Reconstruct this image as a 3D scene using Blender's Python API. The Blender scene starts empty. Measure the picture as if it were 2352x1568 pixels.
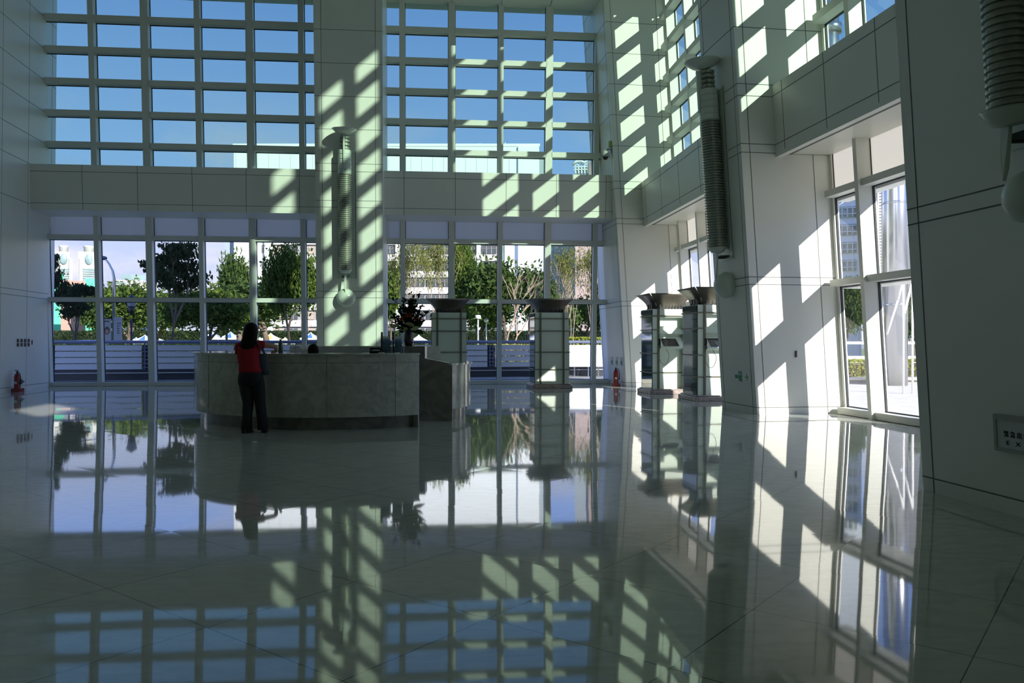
import bpy, bmesh, math, random
import numpy as np
from mathutils import Vector, Matrix

random.seed(7)
PI = math.pi
F, CAM = 1850.0, 1.36
col = bpy.context.scene.collection

# ------------------------------------------------------------------ helpers
def P(px, py, Y):
    return Vector(((px - 1176) / F * Y, Y, CAM - (py - 784) / F * Y))
def PX(px, Y): return (px - 1176) / F * Y
def PZ(py, Y): return CAM - (py - 784) / F * Y

class MB:
    """collects geometry with several materials, then links ONE mesh object"""
    def __init__(s): s.v = []; s.f = []; s.m = []; s.mats = []; s.sm = []
    def mi(s, mat):
        if mat not in s.mats: s.mats.append(mat)
        return s.mats.index(mat)
    def add(s, vs, fs, mat, smooth=False):
        o = len(s.v); s.v += [tuple(v) for v in vs]
        k = s.mi(mat)
        for f in fs:
            s.f.append(tuple(i + o for i in f)); s.m.append(k); s.sm.append(smooth)
    def box(s, x0, x1, y0, y1, z0, z1, mat, fr=None):
        vs = [(x, y, z) for z in (z0, z1) for y in (y0, y1) for x in (x0, x1)]
        if fr: vs = [fr(*v) for v in vs]
        s.add(vs, [(0, 2, 3, 1), (4, 5, 7, 6), (0, 1, 5, 4), (2, 6, 7, 3), (0, 4, 6, 2), (1, 3, 7, 5)], mat)
    def tube(s, pts, rs, mat, n=8, cap=True, smooth=True, squash=None):
        pts = [Vector(p) for p in pts]
        if not hasattr(rs, '__len__'): rs = [rs] * len(pts)
        vs = []; ref = None
        for i, p in enumerate(pts):
            d = (pts[min(i + 1, len(pts) - 1)] - pts[max(i - 1, 0)]).normalized()
            if ref is None:
                ref = Vector((1, 0, 0)) if abs(d.x) < .8 else Vector((0, 1, 0))
            a = (ref - d * ref.dot(d)).normalized(); b = d.cross(a); ref = a
            for k in range(n):
                t = 2 * PI * k / n
                r = rs[i]
                ra, rb = r if isinstance(r, tuple) else (r, r)
                vs.append(p + a * math.cos(t) * ra + b * math.sin(t) * rb)
        fs = []
        for i in range(len(pts) - 1):
            for k in range(n):
                fs.append((i * n + k, i * n + (k + 1) % n, (i + 1) * n + (k + 1) % n, (i + 1) * n + k))
        if cap:
            fs.append(tuple(range(n - 1, -1, -1))); fs.append(tuple((len(pts) - 1) * n + k for k in range(n)))
        s.add(vs, fs, mat, smooth)
    def lathe(s, prof, mat, c=(0, 0, 0), n=24, smooth=True):
        vs = []; fs = []
        for r, z in prof:
            for k in range(n):
                t = 2 * PI * k / n
                vs.append((c[0] + r * math.cos(t), c[1] + r * math.sin(t), c[2] + z))
        m = len(prof)
        for i in range(m - 1):
            for k in range(n):
                fs.append((i * n + k, i * n + (k + 1) % n, (i + 1) * n + (k + 1) % n, (i + 1) * n + k))
        if prof[0][0] > 1e-4: fs.append(tuple(range(n - 1, -1, -1)))
        if prof[-1][0] > 1e-4: fs.append(tuple((m - 1) * n + k for k in range(n)))
        s.add(vs, fs, mat, smooth)
    def ball(s, c, r, mat, n=16, m=10, sc=(1, 1, 1)):
        prof = [(r * math.sin(PI * i / m), -r * math.cos(PI * i / m)) for i in range(m + 1)]
        vs = []; fs = []
        for a, z in prof:
            for k in range(n):
                t = 2 * PI * k / n
                vs.append((c[0] + a * math.cos(t) * sc[0], c[1] + a * math.sin(t) * sc[1], c[2] + z * sc[2]))
        for i in range(m):
            for k in range(n):
                fs.append((i * n + k, i * n + (k + 1) % n, (i + 1) * n + (k + 1) % n, (i + 1) * n + k))
        s.add(vs, fs, mat, True)
    def poly(s, pts, mat, th=None):
        """flat polygon, or a prism when th (a vector) is given"""
        pts = [Vector(p) for p in pts]; n = len(pts)
        if th is None: s.add(pts, [tuple(range(n))], mat); return
        th = Vector(th)
        s.add(pts + [p + th for p in pts], [tuple(range(n - 1, -1, -1)), tuple(range(n, 2 * n))] +
              [(i, (i + 1) % n, n + (i + 1) % n, n + i) for i in range(n)], mat)
    def build(s, name, parent=None, bevel=0, recalc=True):
        me = bpy.data.meshes.new(name)
        me.from_pydata([tuple(v) for v in s.v], [], s.f)
        for m in s.mats: me.materials.append(m)
        me.polygons.foreach_set('material_index', s.m)
        me.polygons.foreach_set('use_smooth', s.sm)
        if recalc:
            bm = bmesh.new(); bm.from_mesh(me)
            bmesh.ops.remove_doubles(bm, verts=bm.verts, dist=1e-5)
            bmesh.ops.recalc_face_normals(bm, faces=bm.faces); bm.to_mesh(me); bm.free()
        me.update()
        o = bpy.data.objects.new(name, me); col.objects.link(o)
        if parent: o.parent = parent
        if bevel:
            b = o.modifiers.new('bevel', 'BEVEL'); b.width = bevel; b.segments = 2; b.limit_method = 'ANGLE'
        return o

def tag(o, label, cat=None, group=None, kind=None):
    if label: o['label'] = label
    if cat: o['category'] = cat
    if group: o['group'] = group
    if kind: o['kind'] = kind
    return o
def struct(o): o['kind'] = 'structure'; return o
def empty(name, loc=(0, 0, 0), rot=(0, 0, 0)):
    o = bpy.data.objects.new(name, None); col.objects.link(o); o.location = loc; o.rotation_euler = rot
    o.empty_display_size = .2
    return o
def copy_tree(o, parent=None):
    c = o.copy(); col.objects.link(c)
    if parent: c.parent = parent
    for ch in [x for x in bpy.data.objects if x.parent == o]: copy_tree(ch, c)
    return c
def text_obj(name, body, size, mat, parent, mtx, ext=.002):
    cu = bpy.data.curves.new(name, 'FONT'); cu.body = body; cu.size = size; cu.extrude = ext
    cu.materials.append(mat)
    t = bpy.data.objects.new(name + '_curve', cu); col.objects.link(t); bpy.context.view_layer.update()
    me = bpy.data.meshes.new_from_object(t.evaluated_get(bpy.context.evaluated_depsgraph_get()))
    bpy.data.objects.remove(t); o = bpy.data.objects.new(name, me); col.objects.link(o); o.parent = parent; o.matrix_local = mtx
    return o

# ------------------------------------------------------------------ materials
def nodes(name):
    m = bpy.data.materials.new(name); m.use_nodes = True
    nt = m.node_tree; b = nt.nodes['Principled BSDF']
    return m, nt, b
def mat(name, c, rough=.6, metal=0, spec=.5, noise=0, nscale=8, bump=0, bscale=30, coat=0, c2=None, emis=None, es=0):
    m, nt, b = nodes(name)
    b.inputs['Base Color'].default_value = (*c, 1); b.inputs['Roughness'].default_value = rough
    b.inputs['Metallic'].default_value = metal; b.inputs['Specular IOR Level'].default_value = spec
    b.inputs['Coat Weight'].default_value = coat
    if emis: b.inputs['Emission Color'].default_value = (*emis, 1); b.inputs['Emission Strength'].default_value = es
    tc = nt.nodes.new('ShaderNodeTexCoord')
    if noise or c2:
        n = nt.nodes.new('ShaderNodeTexNoise'); n.inputs['Scale'].default_value = nscale; n.inputs['Detail'].default_value = 6
        nt.links.new(tc.outputs['Object'], n.inputs['Vector'])
        r = nt.nodes.new('ShaderNodeValToRGB')
        c2 = c2 or tuple(max(0, x * (1 - noise)) for x in c)
        r.color_ramp.elements[0].position = .35; r.color_ramp.elements[0].color = (*c2, 1)
        r.color_ramp.elements[1].position = .65; r.color_ramp.elements[1].color = (*c, 1)
        nt.links.new(n.outputs['Fac'], r.inputs['Fac']); nt.links.new(r.outputs['Color'], b.inputs['Base Color'])
    if bump:
        n = nt.nodes.new('ShaderNodeTexNoise'); n.inputs['Scale'].default_value = bscale
        nt.links.new(tc.outputs['Object'], n.inputs['Vector'])
        bp = nt.nodes.new('ShaderNodeBump'); bp.inputs['Strength'].default_value = bump; bp.inputs['Distance'].default_value = .02
        nt.links.new(n.outputs['Fac'], bp.inputs['Height']); nt.links.new(bp.outputs['Normal'], b.inputs['Normal'])
    return m

def glass_mat(name, tint, refl=.08):
    m = bpy.data.materials.new(name); m.use_nodes = True; nt = m.node_tree
    nt.nodes.remove(nt.nodes['Principled BSDF']); out = nt.nodes['Material Output']
    t = nt.nodes.new('ShaderNodeBsdfTransparent'); t.inputs[0].default_value = (*tint, 1)
    g = nt.nodes.new('ShaderNodeBsdfGlossy'); g.inputs['Roughness'].default_value = .01
    lw = nt.nodes.new('ShaderNodeFresnel'); lw.inputs[0].default_value = 1.45
    mx = nt.nodes.new('ShaderNodeMixShader'); nt.links.new(lw.outputs[0], mx.inputs[0])
    nt.links.new(t.outputs[0], mx.inputs[1]); nt.links.new(g.outputs[0], mx.inputs[2]); nt.links.new(mx.outputs[0], out.inputs[0])
    return m

def frosted_mat():
    m = bpy.data.materials.new('frosted_glass'); m.use_nodes = True; nt = m.node_tree
    nt.nodes.remove(nt.nodes['Principled BSDF']); out = nt.nodes['Material Output']
    t = nt.nodes.new('ShaderNodeBsdfTranslucent'); t.inputs[0].default_value = (.70, .68, .62, 1)
    g = nt.nodes.new('ShaderNodeBsdfDiffuse'); g.inputs[0].default_value = (.56, .54, .52, 1)
    mx = nt.nodes.new('ShaderNodeMixShader'); mx.inputs[0].default_value = .22
    nt.links.new(t.outputs[0], mx.inputs[1]); nt.links.new(g.outputs[0], mx.inputs[2]); nt.links.new(mx.outputs[0], out.inputs[0])
    return m

def marble(name, c1, c2, scale=1.5, rough=.08):
    m, nt, b = nodes(name)
    tc = nt.nodes.new('ShaderNodeTexCoord')
    n = nt.nodes.new('ShaderNodeTexNoise'); n.inputs['Scale'].default_value = scale; n.inputs['Detail'].default_value = 9
    n.inputs['Distortion'].default_value = 1.6
    nt.links.new(tc.outputs['Object'], n.inputs['Vector'])
    r = nt.nodes.new('ShaderNodeValToRGB')
    r.color_ramp.elements[0].position = .32; r.color_ramp.elements[0].color = (*c2, 1)
    r.color_ramp.elements[1].position = .62; r.color_ramp.elements[1].color = (*c1, 1)
    nt.links.new(n.outputs['Fac'], r.inputs['Fac']); nt.links.new(r.outputs['Color'], b.inputs['Base Color'])
    b.inputs['Roughness'].default_value = rough
    return m

def floor_mat():
    m, nt, b = nodes('polished_stone_floor')
    L = nt.links.new; N = nt.nodes.new
    geo = N('ShaderNodeNewGeometry')
    def axis(ang, off, pitch):
        # distance along the direction ang (from +x), in tiles
        d = N('ShaderNodeVectorMath'); d.operation = 'DOT_PRODUCT'
        d.inputs[1].default_value = (math.cos(ang), math.sin(ang), 0); L(geo.outputs['Position'], d.inputs[0])
        a = N('ShaderNodeMath'); a.operation = 'SUBTRACT'; a.inputs[1].default_value = off; L(d.outputs['Value'], a.inputs[0])
        q = N('ShaderNodeMath'); q.operation = 'DIVIDE'; q.inputs[1].default_value = pitch; L(a.outputs[0], q.inputs[0])
        return q.outputs[0], pitch
    # lines heading 52.1 deg left of forward: normal direction; passes X=0,Y=2.70
    a1 = math.radians(90 + 52.1); n1 = a1 - PI / 2
    q1 = axis(n1, 2.70 * math.sin(n1), 1.165 * math.sin(n1))
    a2 = math.radians(90 - 37.6); n2 = a2 + PI / 2
    q2 = axis(n2, 2.50 * math.sin(n2), 1.61 * math.sin(n2))
    masks = []; cells = []
    for q, pitch in (q1, q2):
        fl = N('ShaderNodeMath'); fl.operation = 'FLOOR'; L(q, fl.inputs[0]); cells.append(fl.outputs[0])
        fr = N('ShaderNodeMath'); fr.operation = 'FRACT'; L(q, fr.inputs[0])
        s = N('ShaderNodeMath'); s.operation = 'SUBTRACT'; s.inputs[1].default_value = .5; L(fr.outputs[0], s.inputs[0])
        ab = N('ShaderNodeMath'); ab.operation = 'ABSOLUTE'; L(s.outputs[0], ab.inputs[0])
        g = N('ShaderNodeMath'); g.operation = 'GREATER_THAN'; g.inputs[1].default_value = .5 - .0028; L(ab.outputs[0], g.inputs[0])
        masks.append(g.outputs[0])
    mx = N('ShaderNodeMath'); mx.operation = 'MAXIMUM'; L(masks[0], mx.inputs[0]); L(masks[1], mx.inputs[1])
    cv = N('ShaderNodeCombineXYZ'); L(cells[0], cv.inputs[0]); L(cells[1], cv.inputs[1])
    wn = N('ShaderNodeTexWhiteNoise'); wn.noise_dimensions = '3D'; L(cv.outputs[0], wn.inputs['Vector'])
    # stone colour
    n = N('ShaderNodeTexNoise'); n.inputs['Scale'].default_value = 5; n.inputs['Detail'].default_value = 10; n.inputs['Distortion'].default_value = 1
    sc = N('ShaderNodeMapping'); sc.inputs['Scale'].default_value = (1, 2.5, 1); L(geo.outputs['Position'], sc.inputs['Vector']); L(sc.outputs[0], n.inputs['Vector'])
    r = N('ShaderNodeValToRGB'); r.color_ramp.elements[0].position = .3; r.color_ramp.elements[0].color = (.49, .50, .45, 1)
    r.color_ramp.elements[1].position = .7; r.color_ramp.elements[1].color = (.58, .585, .53, 1); L(n.outputs['Fac'], r.inputs['Fac'])
    mc = N('ShaderNodeMixRGB'); mc.inputs['Color2'].default_value = (.07, .075, .07, 1); L(mx.outputs[0], mc.inputs['Fac']); L(r.outputs['Color'], mc.inputs['Color1'])
    L(mc.outputs[0], b.inputs['Base Color'])
    # every slab lies at a very slightly different tilt
    vs = N('ShaderNodeVectorMath'); vs.operation = 'SUBTRACT'; vs.inputs[1].default_value = (.5, .5, .5); L(wn.outputs['Color'], vs.inputs[0])
    vm = N('ShaderNodeVectorMath'); vm.operation = 'MULTIPLY'; vm.inputs[1].default_value = (.0035, .0035, 0); L(vs.outputs[0], vm.inputs[0])
    va = N('ShaderNodeVectorMath'); va.operation = 'ADD'; L(geo.outputs['Normal'], va.inputs[0]); L(vm.outputs[0], va.inputs[1])
    lo = N('ShaderNodeTexNoise'); lo.inputs['Scale'].default_value = .9; lo.inputs['Detail'].default_value = 1; L(geo.outputs['Position'], lo.inputs['Vector'])
    bp = N('ShaderNodeBump'); bp.inputs['Strength'].default_value = .25; bp.inputs['Distance'].default_value = .004
    L(lo.outputs['Fac'], bp.inputs['Height']); L(va.outputs[0], bp.inputs['Normal'])
    L(bp.outputs['Normal'], b.inputs['Normal'])
    b.inputs['Roughness'].default_value = .035
    b.inputs['IOR'].default_value = 1.62
    return m

def panel_mat(name, c, green=0):
    m, nt, b = nodes(name)
    tc = nt.nodes.new('ShaderNodeNewGeometry')
    n = nt.nodes.new('ShaderNodeTexNoise'); n.inputs['Scale'].default_value = .6; n.inputs['Detail'].default_value = 5
    nt.links.new(tc.outputs['Position'], n.inputs['Vector'])
    r = nt.nodes.new('ShaderNodeValToRGB'); r.color_ramp.elements[0].color = (*[x * .94 for x in c], 1); r.color_ramp.elements[1].color = (*c, 1)
    r.color_ramp.elements[0].position = .3; r.color_ramp.elements[1].position = .7
    nt.links.new(n.outputs['Fac'], r.inputs['Fac']); nt.links.new(r.outputs['Color'], b.inputs['Base Color'])
    b.inputs['Roughness'].default_value = .38; b.inputs['Specular IOR Level'].default_value = .35
    return m

def leaf_mat(name, c, c2, tr=.35):
    m = bpy.data.materials.new(name); m.use_nodes = True; nt = m.node_tree; L = nt.links.new
    nt.nodes.remove(nt.nodes['Principled BSDF']); out = nt.nodes['Material Output']
    geo = nt.nodes.new('ShaderNodeNewGeometry')
    r = nt.nodes.new('ShaderNodeValToRGB'); r.color_ramp.elements[0].color = (*c2, 1); r.color_ramp.elements[1].color = (*c, 1)
    L(geo.outputs['Random Per Island'], r.inputs['Fac'])
    d = nt.nodes.new('ShaderNodeBsdfDiffuse'); t = nt.nodes.new('ShaderNodeBsdfTranslucent')
    L(r.outputs[0], d.inputs[0]); L(r.outputs[0], t.inputs[0])
    mx = nt.nodes.new('ShaderNodeMixShader'); mx.inputs[0].default_value = tr
    L(d.outputs[0], mx.inputs[1]); L(t.outputs[0], mx.inputs[2]); L(mx.outputs[0], out.inputs[0])
    return m

M = dict(
    panel=panel_mat('wall_cladding', (.84, .845, .775)),
    joint=mat('panel_joint', (.16, .17, .16), .8),
    frame=panel_mat('window_frame_paint', (.76, .77, .71)),
    gasket=mat('gasket', (.03, .035, .04), .7),
    clear=glass_mat('clear_glass', (.95, .96, .96)),
    tint=glass_mat('green_tinted_glass', (.38, .53, .43)),
    frost=frosted_mat(),
    floor=floor_mat(),
    desk=marble('grey_green_marble', (.50, .50, .425), (.36, .37, .31), 5.0, .12),
    desk_dark=marble('dark_marble', (.24, .23, .19), (.13, .13, .11), 2.5, .15),
    desk_top=marble('marble_top', (.56, .57, .48), (.36, .38, .31), 2.2, .06),
    grey=mat('grey_laminate', (.38, .39, .37), .5),
    kglass=mat('pale_green_back_painted_glass', (.64, .73, .64), .10, spec=.6, coat=.3),
    kdark=mat('dark_green_glass', (.07, .12, .10), .05, spec=.8, coat=.4),
    kbar=mat('bronze_bar', (.16, .155, .12), .4, metal=.6),
    kcap=mat('brushed_bronze', (.30, .265, .225), .38, metal=.85, noise=.25, nscale=3),
    kin=mat('dark_fins', (.05, .045, .045), .6),
    kstone=marble('plinth_stone', (.42, .35, .32), (.25, .2, .19), 6, .25),
    black=mat('black_plastic', (.012, .012, .013), .35),
    screen=mat('dark_screen', (.02, .025, .025), .08, coat=.5),
    lampw=mat('pale_green_enamel', (.62, .68, .60), .28, coat=.3),
    lampr=mat('ribbed_metal', (.36, .38, .32), .35, metal=.5),
    lampd=mat('lamp_shadow_gap', (.05, .06, .05), .7),
    steel=mat('brushed_steel', (.55, .56, .57), .22, metal=.95),
    wht=mat('white_plastic', (.8, .8, .78), .4),
    signw=mat('sign_white', (.55, .57, .56), .35),
    green=mat('sign_green', (.02, .30, .10), .5),
    dark=mat('dark_text', (.02, .025, .025), .6),
    red=mat('extinguisher_red', (.26, .010, .012), .25, coat=.5),
    brick=mat('switch_brown', (.10, .055, .06), .5),
    skin=mat('skin', (.50, .27, .18), .55),
    hair=mat('dark_hair', (.012, .006, .005), .6, spec=.15, noise=.5, nscale=60),
    redtop=mat('red_knit', (.34, .003, .010), .8, bump=.3, bscale=90),
    trousers=mat('black_trousers', (.012, .013, .012), .75, noise=.4, nscale=30),
    shoe=mat('black_shoe', (.01, .01, .01), .35),
    bag=mat('grey_bag', (.05, .065, .08), .6),
    bottle=mat('green_bottle', (.035, .10, .02), .12, coat=.5),
    blue=mat('brochure_blue', (.36, .54, .80), .4, noise=.5, nscale=30),
    acryl=glass_mat('clear_acrylic', (.85, .9, .92)),
    paper=mat('paper', (.75, .78, .8), .6),
    vase=mat('dark_brown_glaze', (.035, .025, .022), .18, coat=.6),
    anth=mat('cream_green_spathe', (.52, .58, .28), .35, noise=.15),
    orange=mat('orange_bloom', (.55, .10, .03), .5, noise=.3, nscale=30),
    twig=mat('twig', (.06, .045, .02), .8),
    leafd=leaf_mat('arrangement_leaf', (.035, .07, .02), (.01, .025, .01), .15),
    bark=mat('bark', (.16, .12, .09), .9, noise=.4, nscale=6, bump=.4),
    barkp=mat('pale_bark', (.42, .32, .24), .9, noise=.35, nscale=5, bump=.3),
    tleafA=leaf_mat('leaf_dark', (.10, .155, .045), (.035, .065, .02)),
    tleafB=leaf_mat('leaf_mid', (.13, .19, .04), (.045, .085, .02)),
    tleafC=leaf_mat('leaf_yellow', (.25, .24, .06), (.08, .12, .03)),
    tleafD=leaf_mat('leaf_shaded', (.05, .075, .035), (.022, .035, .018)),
    hedge=leaf_mat('hedge_leaf', (.36, .36, .06), (.13, .18, .03), .2),
    louv=mat('louvre_paint', (.58, .58, .56), .45),
    pipe=mat('blue_grey_pipe', (.13, .15, .22), .35),
    granite=mat('dark_granite', (.035, .04, .05), .35, noise=.3, nscale=20),
    wpanel=mat('white_board', (.82, .86, .86), .5),
    paving=mat('pale_paving', (.58, .555, .51), .85, noise=.12, nscale=2),
    ground=mat('outdoor_paving', (.30, .29, .27), .85, noise=.25, nscale=1.5),
    grass=mat('lawn', (.16, .22, .06), .9, noise=.4, nscale=2),
    bwhite=mat('white_tile_facade', (.86, .90, .91), .6),
    bshade=mat('blue_grey_shade_facade', (.32, .37, .42), .6),  # blue-grey; shade on the white building's sides is put into this colour
    bgrey=mat('grey_spandrel', (.30, .295, .30), .6),
    bwin=mat('dark_window', (.07, .08, .085), .15),
    bwinb=mat('curtained_window', (.42, .34, .27), .5),
    bbrown=mat('pinkish_brown_tile', (.40, .31, .30), .7, noise=.15, nscale=1),
    bteal=mat('blue_green_curtain_wall', (.22, .33, .33), .3, noise=.3, nscale=.4),
    bband=mat('pale_grey_band', (.50, .48, .47), .7),
    bpale=mat('pale_green_glazing', (.42, .50, .46), .3, noise=.5, nscale=.8),
    bbeige=mat('beige_tower', (.46, .47, .42), .6),
    bred=mat('brown_brick', (.42, .24, .19), .8),
    net=mat('green_netting', (.10, .62, .33), .8, noise=.15, nscale=.6),
    concrete=mat('concrete', (.55, .53, .49), .8, noise=.1, nscale=2),
    tentw=mat('white_tent', (.85, .86, .9), .7),
    tentb=mat('blue_tent', (.05, .16, .62), .7),
    tento=mat('orange_tent', (.80, .42, .10), .7),
    banner=mat('banner_grey', (.42, .42, .46), .7),
    portrait=mat('portrait_brown', (.13, .09, .075), .8),
    carw=mat('white_car_paint', (.8, .8, .8), .25, coat=.6),
    joint_o=mat('facade_joint', (.6, .66, .66), .8),
    grout=mat('camera_yellow', (.45, .5, .15), .5),
)

# ------------------------------------------------------------------ frames of the building
a5 = math.radians(5.42)
PF, UF, NF, K = Vector((-13.94, 24.43, 0)), Vector((math.cos(a5), math.sin(a5), 0)), Vector((math.sin(a5), -math.cos(a5), 0)), .064
def FAR(s, d, z):                       # far wall: s to the right, d into the hall, leaning inwards with height
    return PF + UF * s + NF * (d + K * z) + Vector((0, 0, z))
a8 = math.radians(8.5)
WR, MR, KR = Vector((math.sin(a8), -math.cos(a8), 0)), Vector((-math.cos(a8), -math.sin(a8), 0)), .064
PR = Vector((4.56, 14.98, 0)) - MR * 1.78
def RGT(r, d, z):                       # right wall: r towards the viewer, d into the hall
    return PR + WR * r + MR * (d + KR * z) + Vector((0, 0, z))
def rinv(x, y):
    v = Vector((x, y, 0)) - PR
    return v.dot(WR), v.dot(MR)
aL = math.radians(8.6)
WL, ML = Vector((math.sin(aL), -math.cos(aL), 0)), Vector((math.cos(aL), math.sin(aL), 0))
PL = PF + UF * .0
def LFT(r, d, z):                       # left wall
    return PL + WL * r + ML * (d + .010 * z) + Vector((0, 0, z))

ZJ = [.13, 2.42, 2.56, 4.87, 5.03, 5.92, 6.14] + [7.19 + .92 * i for i in range(14)]
ZTOP = 19.6
JW = .012
def hjoint(mb, fr, a0, a1, d, zs, w=JW):
    for z in zs: mb.box(a0, a1, d - .02, d + .003, z - w / 2, z + w / 2, M['joint'], fr)
def vjoint(mb, fr, ss, d, z0, z1, w=JW):
    for s in ss: mb.box(s - w / 2, s + w / 2, d - .02, d + .003, z0, z1, M['joint'], fr)

# ---- floor and ground
mb = MB()
c = [FAR(-.2, -.12, 0), FAR(19.6, -.12, 0), RGT(-9.2, -.6, 0), RGT(-1.6, -.12, 0), RGT(28, -.12, 0), LFT(42, -.3, 0)]
mb.poly(c, M['floor'], (0, 0, -.12)); struct(mb.build('floor'))
mb = MB(); mb.box(-260, 260, -60, 420, -.5, -.13, M['ground']); struct(mb.build('ground'))
mb = MB(); mb.box(-110, 70, 36, 160, -.13, -.10, M['grass']); struct(mb.build('lawn'))

# ---- far wall glazing
def glazing(name, fr, edges, rows, z0, z1, wide, wv, dv, th, dh, gl, frost_from=None, sill=None, gd=.0, jamb=None, ends=2):
    """edges: positions of the mullions; rows: transom heights"""
    root = struct(empty(name, fr(edges[0], 0, z0)))
    inv = root.matrix_basis.inverted()
    f = MB()
    for i, e in enumerate(edges):
        w = wv * (1.35 if (wide and i % 2 == wide - 1) else 1)
        dj = jamb if (jamb and (i == 0 or (ends == 2 and i == len(edges) - 1))) else dv
        f.box(e - w / 2, e + w / 2, -.05, dj, z0, z1, M['frame'], fr)
    for k, z in enumerate(rows):
        for i in range(len(edges) - 1):
            f.box(edges[i] + wv / 2, edges[i + 1] - wv / 2, -.05, dh, z - th / 2, z + th / 2, M['frame'], fr)
            f.box(edges[i] + wv / 2, edges[i + 1] - wv / 2, -.02, .02, z - th / 2 - .018, z + th / 2 + .018, M['gasket'], fr)
    for i in range(len(edges) - 1):
        for e, sg in ((edges[i], 1), (edges[i + 1], -1)):
            w = wv * (1.35 if (wide and (i if sg > 0 else i + 1) % 2 == wide - 1) else 1)
            f.box(e + sg * w / 2, e + sg * (w / 2 + .014), -.02, .02, z0, z1, M['gasket'], fr)
    o = f.build('frame', root); o.matrix_parent_inverse = inv
    g = MB(); zt = frost_from or z1
    for zz0, zz1 in zip([z0] + rows, rows + [z1]):
        if zz0 >= zt - .05: break
        for i in range(len(edges) - 1):
            g.poly([fr(edges[i], gd, zz0), fr(edges[i + 1], gd, zz0), fr(edges[i + 1], gd, min(zz1, zt)), fr(edges[i], gd, min(zz1, zt))], gl)
    o = g.build('glass', root, recalc=False); o.matrix_parent_inverse = inv
    if frost_from:
        g = MB()
        for i in range(len(edges) - 1):
            g.box(edges[i], edges[i + 1], gd - .01, gd + .01, zt, z1, M['frost'], fr)
        o = g.build('frosted_panel', root); o.matrix_parent_inverse = inv
    return root

ms = [-.04 + 1.5135 * i for i in range(12)]
far_rows = [.07, 2.62, 4.48]
up_rows = [6.28 + .918 * i for i in range(6)]
win = 0
glazing('window_1', FAR, ms[:7], far_rows, 0, 5.3, 1, .135, .24, .13, .20, M['clear'], 4.48)
glazing('window_2', FAR, ms[6:] + [18.1], far_rows, 0, 5.3, 1, .135, .24, .13, .20, M['clear'], 4.48)
glazing('window_3', FAR, ms[:7], up_rows, 5.3, 11.72, 1, .16, .24, .16, .24, M['tint'])
glazing('window_4', FAR, ms[6:] + [18.1], up_rows, 5.3, 11.72, 1, .16, .24, .16, .24, M['tint'])

# ---- far beam (spandrel), pillar, soffit, upper wall
mb = MB(); ZB0, ZB1 = 5.1, 6.38
for s0, s1 in ((-.3, 17.3),):
    mb.box(s0, s1, .0, 1.3, ZB0, ZB1, M['panel'], FAR)
hjoint(mb, FAR, -.3, 17.2, 1.3, [ZB0 + .19, ZB1 - .2])
vjoint(mb, FAR, [m + .09 for m in ms], 1.3, ZB0, ZB1)
struct(mb.build('trim_1'))
mb = MB(); pk = .062
def pil(s, d, z): return FAR(9.12 + (s - 9.12) * (1 + .0012 * z), d, z)
mb.box(8.17, 10.06, -.3, 1.95, 0, ZTOP, M['panel'], pil)
hjoint(mb, pil, 8.17, 10.06, 1.95, [.13, 2.62, 2.8, 5.19, 5.38, 6.2, 6.42] + [7.38 + .918 * i for i in range(13)])
vjoint(mb, pil, [8.17 + .2, 10.06 - .2], 1.95, 0, ZTOP)
struct(mb.build('pillar'))
mb = MB(); mb.box(-.3, 19, -.4, 2.4, 11.72, 12.5, M['panel'], FAR)
vjoint(mb, FAR, [], 0, 0, 0)
for m_ in ms: mb.box(m_ - .006, m_ + .006, .24, 2.39, 11.712, 11.73, M['joint'], FAR)
struct(mb.build('ceiling_soffit'))
mb = MB(); mb.box(-.3, 19, -.4, .1, 12.5, ZTOP, M['panel'], FAR); struct(mb.build('wall_far'))

# ---- left wall
mb = MB(); mb.box(-.05, 42, -.4, 0, 0, ZTOP, M['panel'], LFT)
hjoint(mb, LFT, 0, 42, 0, [.13, 2.62, 2.78, 5.25, 6.38] + [7.19 + .918 * i for i in range(13)])
vjoint(mb, LFT, [.25 + 1.55 * i for i in range(26)], 0, 0, ZTOP, .008)
struct(mb.build('wall_left'))

# ---- right wall: piers, glazing, beams
PITCH = 9.17
r3, d3 = rinv(3.42, 24.05)
rf = rinv(3.13, 26.05)[0]
mb = MB()
def pier(name, r0, r1, d, kk=KR, back=-.06):
    def fr(r, dd, z): return PR + WR * r + MR * (dd + kk * z) + Vector((0, 0, z))
    mb = MB(); mb.box(r0, r1, back, d, 0, ZTOP, M['panel'], fr)
    hjoint(mb, fr, r0, r1, d, ZJ); vjoint(mb, fr, [r0 + .15, r1 - .15], d, 0, ZTOP)
    # joints on the side that faces the viewer
    for z in ZJ: mb.box(r1 - .01, r1 + .003, back + .1, d, z - JW / 2, z + JW / 2, M['joint'], fr)
    for dd in (d - .17, back + .42): mb.box(r1 - .01, r1 + .003, dd - JW / 2, dd + JW / 2, 0, ZTOP, M['joint'], fr)
    struct(mb.build(name)); return fr
P3 = pier('pillar.001', rf - .6, r3, d3, kk=.060, back=-.44)
P2 = pier('pillar.002', -1.6, 0, 1.78)
r1f, d1 = rinv(3.77, 7.38)
P1 = pier('pillar.003', r1f, r1f + 2.6, d1)
R_TOP = 16.9
r_rows_lo = [.07, 2.45, 4.11]
r_rows_up = [6.45 + .92 * i for i in range(13)]
bays = [(r3, -1.6, 'window_5', 'window_6', .75), (0.0, r1f, 'window_7', 'window_8', 1.22)]
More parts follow.
